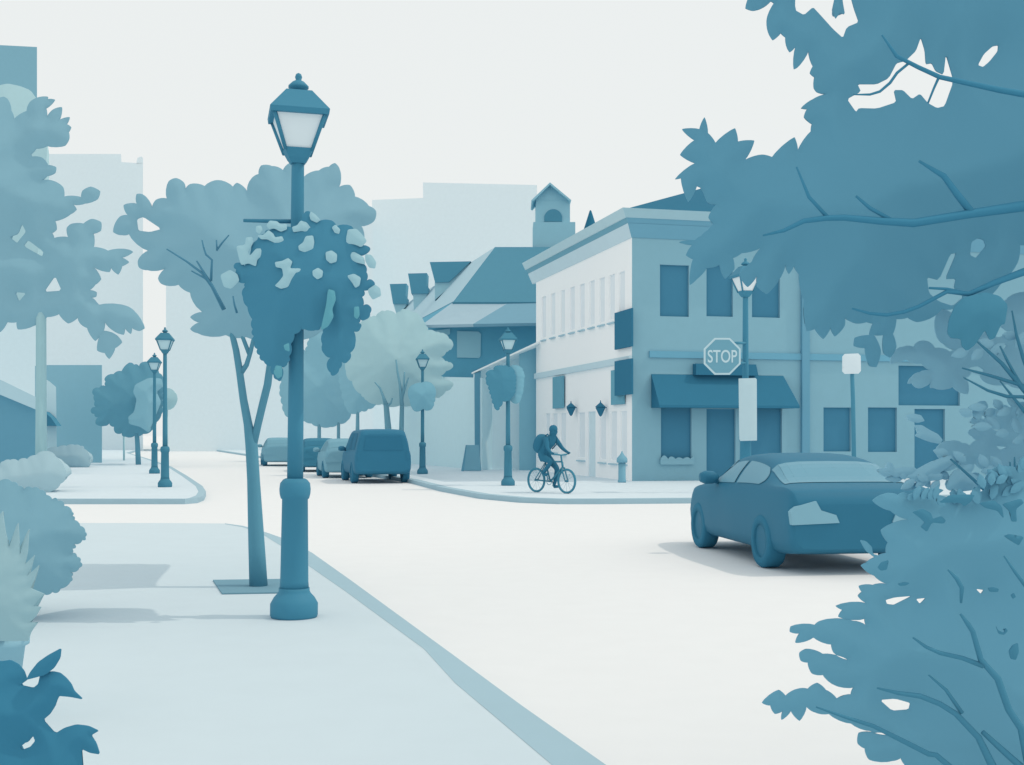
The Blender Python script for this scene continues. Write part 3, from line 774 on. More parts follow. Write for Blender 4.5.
yt = tree('pavement_tree', 'slim young tree with a forked trunk behind the nearest lamp', TY,
     [[(258.5, 587, 9.2), (256.5, 545, 8.2), (253.5, 480, 6.4), (251.5, 445, 6.2), (248, 424, 4.4), (243.5, 400, 3.9), (239.5, 371, 3.6), (236, 350, 3.3), (229.4, 323, 2.6), (224, 309, 2.2)],
      [(252.5, 447, 4.2), (258, 424, 3.8), (262.5, 405, 3.9), (267.5, 385, 3.9), (270, 366, 3.6), (272, 345, 3.2), (273, 325, 2.6)],
      [(240, 374, 3.0), (246.5, 365, 2.5), (250.5, 352, 2.2), (254, 337, 2.0), (257, 322, 1.5)],
      [(250, 356, 2.2), (243, 338, 2.0), (237.5, 325, 1.8), (235, 312, 1.5)]],
     young_crown, 1.35, 'young_leaf', 'young_bark', holes=young_holes, bulge=.10, seed=2, step=5, extra=[([(255, 190), (290, 178), (325, 185), (345, 205), (350, 240), (335, 280), (300, 300), (265, 290), (250, 240)], 'young_leaf', .9)],  # unseen rear lobe added behind the crown to widen its cast shadow
     twigs=[[(224, 309.5, 2.2), (212, 286, 1.8), (206, 276, 1.3), (196.7, 261, .8)], [(213, 288, 1.5), (202, 273, 1.2), (186, 261, 1.0), (166.7, 249, .7)], [(211, 281, 1.4), (212, 260, 1.1), (206, 254.6, 1.0), (203.5, 247, .8), (202, 240, .7)],
            [(216.5, 250.6, 1.0), (222, 243, .9), (229, 235, .7)], [(217, 250.6, .9), (216.4, 240, .7)], [(208, 281, 1.1), (204.6, 278, 1.0), (191.5, 271, .7)], [(237, 313, 1.2), (234.5, 305, 1.0), (233, 296, .7)]], twig_mat='twig_mid')
# tree pit
gp = [xy(213, 581), xy(284, 580), xy(284, 593.5), xy(222, 594.5)]
t = single('tree_grate', MB().prism([(p[0], p[1], PZ + .001) for p in gp], (0, 0, .012)), 'grate', 'darker flat tree grate round the slim forked trunk', 'tree grate', (gp[0][0], gp[0][1], PZ))

LT = 33.0
left_crown = [(-70, 60), (-30, 75), (0, 97.6), (4, 96.7), (8, 99.6), (11, 110), (14, 119), (26.5, 111), (29.4, 102.5), (37, 97.6), (48, 96.7), (47.6, 99), (55, 99.6), (46, 108.4), (46.7, 117), (53, 109.4), (61.8, 107), (59.4, 119.8), (69.6, 117), (66.7, 124), (71, 127), (68.6, 132), (69, 139), (64.7, 145.7), (47, 146), (36, 148.6), (31, 154), (32, 156.5), (42, 157.5), (48, 165), (56, 167), (55, 173), (47, 176), (42, 180), (54, 181), (63, 187), (64, 196.5), (81, 197), (82.4, 190.6), (90.6, 186.6), (100, 191), (97.6, 199), (84.7, 203.5), (73.4, 204.7), (76.5, 209.4), (70.6, 214), (55, 221), (56.5, 229.4), (52, 233), (54, 238), (68, 237), (66.6, 228), (70.6, 224), (83.5, 223.5), (91.8, 218.8), (101, 222), (100.7, 230.6), (93.4, 233.6), (93.6, 247), (108, 250.6), (128, 249.4), (133, 251.8), (122, 257.6), (129, 262), (122, 266), (118, 274.6), (110.6, 267.5), (109.4, 272), (94, 267.5), (101, 279), (95, 284.7), (89.4, 290), (96.5, 292), (96, 296.5), (91.8, 297.6), (96.5, 302), (99, 304.7), (127, 306), (135, 311.8), (144.7, 328), (139, 331), (131.8, 328), (130.6, 334), (124.7, 328), (123.5, 334.8), (113, 330.6), (104.7, 322), (103.5, 330.6), (115, 334), (122, 342), (115, 348), (109, 359), (104.7, 353), (97, 350.6), (100, 335), (95, 341), (87, 328), (80, 323.5), (77.6, 317.6), (68, 323.5), (58.8, 314), (47, 317), (33, 326), (17.6, 329.4), (16.5, 322), (7, 322), (0, 332), (-40, 340), (-110, 290), (-130, 190), (-110, 100)]
tree('street_tree', 'large mid blue tree with ragged leafy edges filling the upper left', LT,
     [[(42, gy(LT, PZ), 7), (41, 440, 5.6), (41, 380, 5.2), (41, 318, 5.0), (41, 305, 3.5)]], left_crown, 2.0, 'left_leaf', 'left_bark', bulge=.07, seed=4, step=5,
     holes=[[(15, 292), (26, 293), (19, 301.6)], [(55, 275.8), (61.6, 290.6), (44, 291.8)], [(22, 224), (26, 231.8), (20, 239), (17, 243), (9.4, 237), (18, 234)], [(28, 240), (43.5, 251.8), (42, 256.5), (23.5, 246)]])
pc = [(-30, 100), (0, 85), (8, 83.5), (20, 86), (30, 90), (36, 98), (42, 112), (46, 130), (47, 150), (45, 180), (40, 240), (30, 300), (0, 330), (-40, 330), (-70, 220)]
tree('far_tree', 'pale green rounded tree top behind the large left tree', 82, [[(-35, gy(82, PZ), 5), (-35, 320, 4)]], pc, 4.0, 'far_pale_leaf', 'mid_trunk', seed=5)

z3b = lambda x, y: (x / 4.027, 320 + y / 4.027)
dc = [(90.6, 410.6), (95.6, 407), (93, 389.5), (105.5, 386), (105.5, 377), (121.7, 371), (129, 362.7), (139, 366.7), (144, 361.7), (151.5, 364.7), (159, 373), (162.6, 379.6), (162, 400), (161.4, 414), (151.5, 430.5), (142.8, 434), (134, 436), (125.4, 436.7), (121.7, 433), (115.5, 433), (114, 426.8), (109, 423), (104, 426), (95.6, 424), (98, 417)]
lc_ = [(135, 384.6), (149, 377.6), (161.4, 378.4), (163, 386), (156.4, 392), (161, 402), (154, 419), (149, 433), (140, 426.8), (129, 424), (128, 417), (134, 412), (136.6, 399.5), (133, 392)]
DY = 60.0
tree('street_tree', 'small dark round street tree with a paler patch behind two lamps', DY, [[(138.3, gy(60, PZ), 2.7), (137.5, 445, 2.4), (136.5, 430, 2.2)]], dc, 1.3, 'dark_crown', 'dark_crown', scallop=(1.3, 7), seed=6, extra=[(lc_, 'mid_crown', -1.5)])
rc_ = [(167 + 10.5 * math.cos(R(a)) * (1 + .04 * math.sin(a)), 399 + 11.2 * math.sin(R(a))) for a in range(0, 360, 24)]
tree('far_tree', 'tiny pale round treetop peeking out right of the tall lamp', 74, [[(167, gy(74, PZ), 1.2), (167, 408, 1.0)]], rc_, .6, 'pale_crown', 'pale_crown', seed=7)
t = single('marker_post', MB().tube([(P(124, gy(70, PZ), 70), .06), (P(124, 432, 70), .06)], 6), 'pale_crown', 'thin pale post left of the dark round tree trunk', 'post', (P(124, 0, 70).x, 70, PZ))

# trees along the right hand kerb
ta = [(292, 352), (300, 348), (306, 352), (309, 340), (313, 333), (325, 328), (338, 331), (348, 340), (358, 356), (360, 380), (354, 400), (351, 413), (347, 421), (338, 423.5), (330, 427), (319, 426), (304, 421), (294, 423), (284, 412), (280, 390), (284, 366)]
tb = [(340, 345), (352, 342), (366, 350), (378, 370), (378, 400), (374.5, 406), (368, 409), (361.6, 411), (352, 414), (346, 408), (340, 385)]
tree('street_tree', 'mid blue leafy street tree right of the nearest lamp shaft', 72, [[(319, 455, 2.0), (319.3, 420, 1.8)], [(338.5, 455, 1.8), (338.5, 420, 1.6)]], ta, 1.8, 'mid_crown', 'pale_trunk', scallop=(1.3, 8), seed=8)
tree('street_tree', 'narrow mid blue tree squeezed between two wider kerbside crowns', 60, [[(357.5, 464, 2.2), (357.5, 430, 2.0), (357.8, 404, 1.4)]], tb, .9, 'mid_crown', 'pale_trunk', scallop=(1.3, 8), seed=9)
tl = [(346, 371), (345.5, 362), (348.7, 357), (350, 345), (355, 330), (361, 322), (367, 317.4), (376, 316), (380, 312), (389.6, 310.5), (396, 314), (404.5, 309), (413, 312), (419.4, 315), (424, 322), (428, 330), (436, 332), (445, 334), (453, 343), (452, 348), (446, 352), (441, 357), (445, 361), (452, 363.5), (453, 367), (446, 371), (440.5, 376), (446, 380), (453, 383), (452, 387), (446, 391), (440, 397), (432, 398), (420, 402), (410, 406), (399.6, 405.5), (390, 407), (382, 404), (374, 404), (367, 400.6), (361, 394), (355, 389), (352, 381), (347.5, 378)]
tree('street_tree', 'pale blue bushy street tree with two slim trunks above the parked van', 47,
     [[(388.5, 472, 3.6), (388.3, 430, 3.4), (386, 403, 2.6)], [(401.5, 472, 2.6), (401.5, 430, 2.5), (402, 404, 2.2)]], tl, 1.5, 'pale_crown', 'pale_trunk', scallop=(.9, 6), seed=10,
     twigs=[[(386, 405, 2.4), (383, 396, 1.3), (380, 388, 1.0), (374.7, 382, .6)], [(387, 406, 1.8), (391, 403, 1.0), (392.3, 398, .7)], [(402, 406, 2.2), (400, 385, 1.4), (397.5, 372, 1.1), (396, 359.6, .8)], [(402, 400, 1.4), (403.8, 385, 1.1), (404.5, 372, .8)], [(403, 395, 1.2), (406, 385, .9), (408.5, 377.5, .7)]])

# ------------------------------------------------------------------ overhanging tree, upper right
OYR = 4.7
oc = [(745.5, 8), (753, 10.5), (762, 8), (771, 1), (774, 3), (767, 18), (768, 31), (773, 40), (781, 33), (785.5, 37), (787, 47), (790, 52), (795.5, 47), (794, 69), (798, 67), (808.5, 51.5), (813, 66), (810, 73), (814.5, 77), (814, 88), (817, 92), (826, 94), (813, 99), (801, 108), (807, 109), (804, 117), (812, 124), (811, 131), (798, 150), (794.5, 137), (772, 157), (762, 154.5), (745.5, 159.5), (754.5, 140.5), (738, 141.5), (735, 128), (715.5, 142.7), (708, 133), (704.5, 117), (699.5, 129), (682, 129), (694.5, 140), (680, 154.5), (695, 163), (675, 179), (681, 178), (688.5, 202), (697, 186), (700.5, 187.5), (703.5, 192), (708.5, 203), (716, 204.5), (708.5, 217), (713.5, 224), (708, 230), (701, 236), (695, 240), (679, 242), (692, 245), (686, 255), (693, 259), (690, 285), (697, 279), (707, 268), (719.6, 265), (725, 279), (734.5, 269), (733, 258), (742, 253), (760.6, 248), (752, 261.5), (739.5, 274), (743, 281.5), (748, 287), (757, 276), (757, 286), (767, 294), (779, 280), (785.5, 265), (789, 274), (794, 266), (799, 274), (804, 300), (807, 331), (815, 329), (823.5, 339), (830.6, 328), (835, 336.5), (844.7, 326), (845, 318), (856.5, 323.5), (867, 322), (873, 323.5), (869.4, 335), (855, 337.6), (854, 346), (865, 348), (869.4, 366), (876.5, 367), (881, 350.6), (874, 335), (883.5, 335), (883.5, 353), (890.6, 357.6), (896.5, 347), (893, 334), (896.5, 319), (908, 317.6), (917.6, 322), (932, 317.6), (942, 309), (953, 309), (964, 303), (985, 300), (1000, 285), (1018, 262), (1020, 245), (1050, 240), (1120, 262), (1200, 250), (1290, 150), (1310, 20), (1250, -90), (1120, -150), (980, -130), (860, -90), (790, -50), (752, -10)]
oh = [[(796, -22), (795, 10), (804, 15), (813, 7), (820, 14.5), (833, 29), (843, 38), (847, 27), (859, 22), (854, 8), (846, -22)],
      [(847, 99), (856, 112), (859, 108), (877, 108.5), (896.7, 102), (894, 90), (903, 90), (912, 99), (920, 93.6), (928, 103), (937, 108), (945, 106), (954, 81), (946, 53.6), (943.7, 74.5), (936, 71), (932, 63), (926, 64), (925, 50), (921, 37), (916, 51), (906, 60.6), (896.7, 63), (889, 78), (877, 84), (857.5, 84), (861, 91.5)],
      [(978, 65), (984, 54), (993, 46), (998.5, 45), (998, 51), (990, 61), (983, 67)],
      [(927, 277), (939, 280), (950.5, 254), (956.6, 253), (945.5, 279), (956, 278.7), (954, 288), (964, 296.6), (953, 306), (939, 301.5), (929, 293)],
      [(971.5, 242), (978, 238), (984, 240), (986, 246), (981, 252), (976, 258), (970, 255)]]
ot = thing('overhanging_tree', 'big blue tree with jagged leaves and long bare limbs hanging into the upper right', 'tree', (P(1215, 0, OYR).x, OYR, .08))
poly_tube(MB(), [(1215, gy(OYR, .08), 34), (1212, 560, 26), (1200, 400, 22), (1180, 230, 19), (1150, 120, 15), (1110, 20, 9)], OYR, 12).build('trunk', 'over_bark', ot)
MB().mass(oc, OYR, .36, oh, step=7, seed=12, bulge=.055).build('crown', 'over_leaf', ot)
MB().mass([(835, -3), (833, 6), (835.5, 19), (840, 13), (845, 14), (843, 3), (842, -6)], OYR, .04, step=2, seed=2).build('leaf', 'over_leaf', ot)
MB().mass([(1000, 296), (985, 292), (965, 297), (955, 306), (949, 320), (947.5, 333), (951, 338), (961, 339), (962, 346), (967, 351), (975, 345), (985, 330), (990, 340), (995, 338), (1001, 325), (1005, 324), (1008, 305)], OYR - .38, .03, step=3, seed=6).build('leaf', 'over_leaf_dark', ot)
LYR = OYR - .36
for br in ([(763, 235.5, .9), (784, 230.5, 2.0), (804, 221, 2.6), (826.5, 218, 3.0), (845, 217.6, 3.2), (880, 221, 3.8), (914, 223, 4.4), (969, 214, 4.6), (1024, 206, 5.6), (1100, 196, 8), (1185, 215, 13)],
           [(919, 161, 1.2), (944, 176, 3.0), (958, 195, 3.6), (973, 214, 4.0)], [(856, 196, 1.2), (870, 208, 2.0), (895, 222, 2.2)], [(796.6, 167, .9), (809, 197, 1.8), (827.5, 217, 2.0)],
           [(852, 308.5, .9), (870, 313.5, 1.6), (887, 315, 1.9), (904, 312, 2.0), (919, 306.5, 2.0), (947, 291.6, 2.2), (969, 294, 2.6), (994, 283, 3.2), (1024, 272, 4.0), (1090, 250, 6), (1190, 290, 9)], [(929, 288, 1.2), (947, 289, 1.5), (968, 293.6, 1.8)],
           [(882, 35, .9), (896.7, 56, 2.0), (918, 67, 2.2), (940, 77, 2.4), (1000, 90, 3.0), (1060, 100, 4), (1140, 115, 7)], [(853.5, 94.6, .6), (870, 94.5, 1.2), (880, 91.5, 1.4), (890, 83, 1.5), (897, 73, 1.5), (908, 64, 1.4)], [(938.5, 78, 1.4), (934, 88, 1.2), (928, 103, 1.0)]):
    poly_tube(MB(), br, LYR, 7).build('branch', 'over_bark', ot)

# ------------------------------------------------------------------ shrub, lower right
SY = 4.2
sh = thing('shrub', 'large leafy shrub with dark bare stems filling the lower right', 'shrub', (2.75, SY, .08))
ms = [(872.5, 500.7), (884, 494), (891, 493), (898, 495), (905, 492), (909, 496.5), (920.7, 495.4), (927, 489), (943.7, 490), (935, 495), (950, 499), (972, 500), (985, 490), (985.5, 477.6), (994, 468), (1006, 466), (1024, 471), (1060, 462), (1140, 480), (1250, 560), (1290, 700), (1280, 820), (1100, 900), (940, 900), (905, 800), (905, 765), (901, 758), (892.5, 761), (869, 759.7), (865, 748.6), (858, 744), (859, 733), (875, 733), (889.8, 735), (870, 731), (851, 723.6), (828.7, 714), (815, 712.5), (806.6, 707), (799.6, 721), (791, 711), (781.6, 720), (783, 711), (774.7, 714), (770.5, 705.6), (762, 703), (779, 690), (785.8, 696), (798, 689), (808, 689), (817.6, 683), (826, 690), (837, 698.7), (851, 694.5), (853.7, 687.6), (834, 685), (823, 675), (812, 673.7), (808, 662.6), (801, 661), (799.6, 653), (806.5, 649), (823, 654), (848, 660), (834, 653), (831.5, 644.6), (813.5, 637.6), (795.5, 643), (799.6, 633.5), (790, 632), (791, 626.5), (815, 625), (820.4, 621), (853.7, 621), (866, 625), (864.8, 619), (838.4, 617), (842.6, 610), (835.7, 606), (866, 603), (858, 596), (862, 592), (859, 586), (873, 585), (887, 584), (874.6, 576), (861, 565.5), (866, 563), (876, 557), (886, 553), (888, 542.5), (881, 530), (908, 519.5), (891, 511)]
mh = [[(880, 700), (895, 698.7), (910.5, 703), (909, 709.7), (892.5, 711)], [(885.6, 600), (895, 597.4), (912, 596), (900, 602), (894, 605), (887, 604)], [(916, 599), (926, 598), (920, 604)], [(976, 589), (984, 590), (981, 594)]]
MB().mass(ms, SY, .36, mh, step=6, seed=14, bulge=.08).build('foliage', 'shrub_leaf', sh)
MB().mass([(860, 540), (866, 541), (872, 547), (873, 554), (884, 557), (876, 558.5), (866, 551)], SY, .02, step=2).build('leaf', 'shrub_leaf', sh)
for lf in ([(979, 503), (994, 500), (1002, 506.5), (1004, 518.5), (998, 511), (985.5, 508)], [(1002, 504), (1021, 498.6), (1024, 503), (1016, 509), (1017, 521.6), (1011.7, 521.6), (1009.6, 511)], [(1004, 536), (1009.6, 534), (1024, 536.7), (1019, 545.6), (1013.8, 542.5)],
           [(912, 512), (923, 508.6), (931, 513), (933, 519), (941.6, 516), (946, 520.5), (943.7, 523.7), (932, 522.6), (927, 532), (920.7, 526.8), (925, 522.6), (919.6, 517.4)], [(938.5, 502.8), (950, 494.8), (975, 494.4), (971, 501.7), (964.6, 506.5), (960.4, 502.8)], [(877.8, 567.6), (881, 562.4), (889, 560), (887, 569.7), (881, 570.8)],
           [(1009, 652), (1013, 645), (1018, 643), (1019, 652), (1016, 660), (1011, 659)], [(988, 588), (994, 587), (999, 589), (998, 592), (990, 592)], [(1011, 595), (1014, 593), (1016, 597), (1013, 599)], [(898, 584), (904, 582), (910, 583), (906, 585.5), (900, 586)], [(996, 626), (998, 630), (1004, 633), (1006, 628), (1008, 631), (1004, 635), (999, 634)]):
    MB().mass(lf, SY - .30, .015, step=2, seed=int(lf[0][0])).build('leaf', 'shrub_bark', sh)
for br in ([(960.5, 614, 1.2), (968, 624, 2.4), (973, 632, 2.6), (981, 660, 3.0), (998, 679, 3.6), (1009, 710, 3.6), (1021.5, 729, 3.8), (1030, 770, 4.5), (1050, 850, 6)],
           [(913, 637.6, .9), (926, 647, 1.8), (939.7, 653, 2.2), (962, 658, 2.4), (983, 666, 2.8)], [(877, 688, .9), (898, 693, 2.2), (920, 696, 2.8), (940, 704, 2.8), (956, 714, 3.0), (978.5, 737.5, 3.4), (992, 765, 4.2), (1030, 840, 6)],
           [(928.6, 675, .8), (946, 690, 1.8), (962, 713, 2.2)], [(816, 707, .8), (845, 717, 1.8), (873, 726, 2.2), (905, 742, 2.6), (928.6, 754, 2.8), (936, 755, 2.8), (951, 768, 3.4), (1000, 850, 6)],
           [(982.6, 732, 2.4), (1000, 748, 3.2), (1020, 766, 3.8), (1050, 820, 5)], [(948, 569.7, .8), (957, 579, 2.2), (962, 588, 2.4), (961, 603, 1.2)], [(1004, 556, .8), (1015, 572, 1.6), (1030, 592, 2)]):
    poly_tube(MB(), br, SY - .335, 7).build('stem', 'shrub_bark', sh)

# paler sprays of the taller shrub behind
KY = 5.0
s2 = thing('shrub', 'taller paler shrub with loose sprays of leaves below the overhanging tree', 'shrub', (P(1110, 0, KY).x, KY, .08))
sp1 = [(939, 309), (950, 312), (970, 330), (990, 318), (1006, 300), (1024, 292), (1080, 280), (1150, 330), (1160, 420), (1090, 420), (1040, 395), (1024, 388), (1008, 384), (983.5, 381), (980, 372), (972, 371), (966, 378), (968, 394), (953, 387), (934, 388), (930.6, 388), (932, 380), (924, 387), (917.6, 388), (912, 383), (908, 383.5), (912, 376.5), (920, 372), (932, 370.6), (922, 363.5), (906, 359), (896, 362), (890.6, 363.5), (894, 352), (903.5, 346.6), (914, 347), (917.6, 342), (927, 341), (935, 348), (950, 352), (957, 350), (944, 344), (936.5, 335)]
MB().mass(sp1, KY, .2, [[(968, 368), (978, 366), (984, 370), (982, 375), (974, 373)], [(1001, 344), (1007, 345), (1004, 350)], [(985, 330), (1000, 326), (1010, 333), (998, 338)]], step=4, seed=15, bulge=.12).build('foliage', 'shrub_leaf_pale', s2)
sp3 = [(975, 405), (985, 401), (988, 407), (983, 411), (990, 413), (998, 409), (1003, 405), (1010, 408), (1024, 402), (1070, 398), (1130, 420), (1150, 480), (1090, 500), (1030, 480), (1018, 470), (1006, 478), (998, 480), (985, 470), (975, 463), (962, 470), (952, 462), (942, 460), (936, 452), (938, 446), (950, 441), (962, 443), (970, 446), (978, 440), (972, 436), (968, 432), (975, 428), (985, 430), (978, 424), (970, 422), (974, 417), (984, 420), (988, 416), (978, 412)]
MB().mass(sp3, KY + .1, .2, [[(1012, 419), (1018, 419), (1016, 424)], [(985, 424), (995, 426), (1004, 432), (996, 431)], [(996, 446), (1008, 447), (1000, 450)]], step=4, seed=16, bulge=.14).build('foliage', 'shrub_leaf_pale', s2)
for lf in ([(906, 415), (913, 413.5), (921, 415), (925, 421), (918, 423), (910, 421)], [(914, 425), (922, 425), (930, 430), (938, 434), (943, 440), (940, 444), (930, 442), (922, 439), (915, 436), (919, 432)],
           [(882, 472), (887, 468), (887, 462), (892, 463), (895, 469), (903, 467), (914, 467), (918, 470), (912, 476), (903, 475), (896, 478), (890, 474)], [(915, 486), (920, 478), (930, 468), (936, 465), (935, 472), (943, 474), (942, 480), (930, 481), (924, 486), (918, 488)],
           [(946, 489), (950, 476), (955, 470), (965, 468), (980, 478), (990, 486), (975, 490), (958, 492)], [(905, 476), (930, 462), (950, 455), (960, 458), (950, 466), (936, 476), (920, 484)]):
    MB().mass(lf, KY - .2, .04, step=2, seed=lf[0][0]).build('leaf', 'shrub_leaf_pale', s2)
def leaf_shape(x, y, ang, ln, wd):
    out = []
    for t_, h_ in ((0, 0), (.2, .7), (.45, 1), (.75, .7), (1, 0), (.75, -.7), (.45, -1), (.2, -.7)):
        a_, b_ = t_ * ln, h_ * wd
        out.append((x + a_ * math.cos(ang) - b_ * math.sin(ang), y + a_ * math.sin(ang) + b_ * math.cos(ang)))
    return out
rng = random.Random(21)
for (x0, y0), (x1, y1), n_, ln in (((1030, 436), (966, 410), 7, 14), ((1016, 470), (942, 450), 8, 14), ((985, 472), (898, 476), 8, 13), ((1030, 402), (980, 404), 6, 13), ((968, 492), (886, 470), 7, 13), ((1030, 330), (962, 350), 6, 15)):
    an = math.atan2(y1 - y0, x1 - x0)
    for j in range(n_):
        t_ = (j + rng.random() * .5) / n_
        sd_ = 1 if j % 2 else -1
        a_ = an + sd_ * rng.uniform(.35, .95) if j < n_ - 1 else an
        MB().mass(leaf_shape(x0 + (x1 - x0) * t_, y0 + (y1 - y0) * t_ + 6 * math.sin(3 * t_), a_, ln * rng.uniform(1.0, 1.5), ln * .34), KY - .17 - .05 * rng.random(), .02, step=2.2, seed=j).build('leaf', 'shrub_leaf_pale', s2)
for (x0, y0), (x1, y1), n_, ln in (((1030, 462), (982, 484), 9, 15), ((945, 500), (986, 492), 6, 13), ((905, 494), (940, 494), 5, 12), ((1030, 480), (975, 500), 6, 16)):
    an = math.atan2(y1 - y0, x1 - x0)
    for j in range(n_):
        t_ = (j + rng.random() * .6) / n_
        a_ = -math.pi / 2 + rng.uniform(-1.0, 1.0)
        MB().mass(leaf_shape(x0 + (x1 - x0) * t_, y0 + (y1 - y0) * t_ + 6, a_, ln * rng.uniform(.9, 1.4), ln * .28), SY - .02 - .06 * rng.random(), .02, step=2.2, seed=j).build('leaf', 'shrub_leaf', sh)
for br in ([(976.5, 341, .8), (989, 352, 1.6), (1002, 363.5, 2.0), (1024, 390, 2.6), (1070, 440, 5)], [(1000, 346, .8), (1007, 360, 1.4), (1014, 373, 1.6), (1030, 400, 2)], [(1012, 310.6, .7), (1016.5, 335, 1.5), (1023.5, 359, 1.9), (1040, 400, 3)],
           [(962, 368, .7), (988, 375, 1.6), (1024, 386, 2), (1070, 415, 4)], [(963.5, 377.6, .7), (988, 390.6, 1.4), (1007, 396.5, 1.8), (1024, 397, 2), (1075, 440, 4)], [(1000, 381, .7), (1024, 410.6, 2), (1080, 480, 5), (1110, gy(KY, .08), 10)],
           [(950.6, 459, 1.0), (974, 480, 1.6), (1000, 505, 2.2)], [(1010, 462, .7), (1010.5, 474, 1.4)], [(1014.5, 457, .7), (1015, 473, 1.4)]):
    poly_tube(MB(), br, KY - .26, 7).build('stem', 'shrub_bark', s2)

# ------------------------------------------------------------------ plants on the left
hd = thing('hedge_bush', 'pale low bush spreading at the left edge across the side street', 'bush', (P(25, 0, 31).x, 31, PZ))
MB().mass([(-60, 470), (0, 466), (4, 461), (10, 460), (18, 461), (27, 459), (36, 455), (47, 451), (56, 457), (64.6, 468), (66, 477), (60, 484), (52, 491), (40, 493.5), (-60, 494)], 31, .8, step=3, seed=20, scallop=(1.6, 9)).build('foliage', 'hedge_pale', hd)
hd = thing('hedge_bush', 'pale clipped bush in front of the mid blue box building', 'bush', (P(72, 0, 55).x, 55, PZ))
MB().mass([(30, 467), (30, 452), (47, 449), (58, 447), (74.5, 445), (80, 446), (84, 449), (89, 455), (89.5, 460), (88.7, 466.8), (70, 467.5)], 55, .9, step=2.5, seed=21, scallop=(1.3, 8)).build('foliage', 'hedge_pale', hd)
BYm = 9.5
bm2 = thing('bush', 'mid blue rounded bush behind the spiky plant', 'bush', (P(15, 0, BYm).x, BYm, PZ))
MB().mass([(-90, 500), (-40, 478), (0, 481), (12, 482), (18, 486), (24, 490), (32, 488), (40, 490), (46, 495), (52, 500), (58, 501), (64, 506), (72, 512), (72, 516), (74, 520), (80, 526), (85, 532), (85, 537), (82, 540), (74, 544), (72, 549), (70, 554), (77, 557), (80, 562), (79, 568), (70, 572), (71, 577), (70, 582), (60, 589), (52, 592), (34, 596), (20, 620), (-40, gy(BYm, PZ)), (-90, gy(BYm, PZ) - 20)], BYm, .42, step=4, seed=22, scallop=(2.2, 10)).build('foliage', 'bush_mid', bm2)
PY = 6.3
pot = thing('potted_agave', 'pale spiky agave in a mid blue pot at the left edge', 'potted plant', (P(-10, 0, PY).x, PY, PZ))
pc_ = P(-10, 0, PY)
k = PY / F
zr, zbm = P(0, 641, PY).z, PZ
MB().lathe([(24 * k, zbm), (33 * k, zr - .03), (37 * k, zr - .02), (37.5 * k, zr + .03), (34 * k, zr + .03), (32 * k, zr)], (pc_.x, PY, 0), 28).build('pot', 'pot', pot)
random.seed(3)
tips = [(3, 512), (18, 524), (29, 530), (34, 556), (39, 566), (44, 594), (40, 608), (-14, 508), (-30, 520), (-44, 545), (-56, 575), (-62, 600), (8, 540), (-5, 530), (24, 560), (38, 622), (-20, 550), (12, 580)]
for i, (tx, ty) in enumerate(tips):
    bx_ = -10 + (tx + 10) * .35
    yy = PY + (-.16 + .045 * (i % 8))
    a = P(bx_, 640, yy); b_ = P(tx, ty, PY + (-.05 if i > 11 else .02 * ((i % 5) - 2)))
    mb = MB(); ax = (b_ - a); wv = Vector((ax.z, 0, -ax.x)).normalized()
    Wd = (.055 if i < 12 else .065)
    st = []
    for j in range(7):
        s_ = j / 6.0; q = a.lerp(b_, s_) + Vector((0, -.04 * math.sin(math.pi * s_), 0))
        st.append((q, Wd * (1 - s_ ** 2.2) * (1 if s_ > .15 else .9)))
    vs = []; fs = []
    for q, w_ in st:
        vs += [q - wv * w_, q + Vector((0, -.012, 0)), q + wv * w_, q + Vector((0, .012, 0))]
    for j in range(6):
        for m_ in range(4):
            fs.append((j * 4 + m_, j * 4 + (m_ + 1) % 4, (j + 1) * 4 + (m_ + 1) % 4, (j + 1) * 4 + m_))
    mb.add(vs, fs, True).build('leaf', 'agave', pot)
MB().mass([(-60, 641), (-58, 600), (-45, 570), (-30, 545), (-12, 530), (2.5, 511), (5, 530), (9, 547), (18, 523), (19.5, 545), (20, 554), (29, 529), (27.5, 552), (25, 564), (34.5, 555), (31, 568), (27, 576), (39, 565), (34, 580), (30, 588), (44, 594), (38, 600), (34, 606), (41, 607), (36, 616), (30, 622), (37, 623), (31, 632), (28, 641)], PY - .27, .1, step=3, soft=0, seed=9).build('rosette', 'agave', pot)

NY = 3.6
npl = thing('leafy_plant', 'dark leafy plant in the bottom left corner', 'plant', (P(-20, 0, NY).x, NY, PZ))
MB().mass([(-70, 655), (-30, 656), (0, 661.5), (10, 660), (18, 664), (24, 671), (27, 680), (20, 685), (33, 688), (38, 684), (40, 675), (46, 672), (53, 671.5), (60, 673), (66, 678), (71, 684), (74, 691), (83, 699.5), (70, 697), (59, 696), (57, 700), (55, 706), (50, 714), (43, 720), (55, 733.5), (64, 728), (76, 724.6), (88, 726), (98.7, 731), (91, 735.5), (96, 743), (99.7, 754.5), (90, 753), (81.5, 749), (83, 768), (78, 800), (30, 850), (-70, 850)], NY, .14, [[(20, 747), (25, 743), (28, 742), (33, 736), (35, 741), (30, 747), (22, 750)]], rin=22, step=4, seed=24).build('foliage', 'near_leaf', npl)
MB().mass([(26, 680), (30, 672), (38, 662), (48, 655), (61, 648), (60, 658), (54, 668), (45, 675), (34, 678)], NY - .02, .02, step=2.5, seed=25).build('leaf', 'near_leaf', npl)
MB().tube([(Vector((P(-20, 0, NY).x, NY, PZ)), .03), (P(-12, 800, NY), .025), (P(0, 720, NY), .02)], 8).build('stem', 'near_leaf', npl)

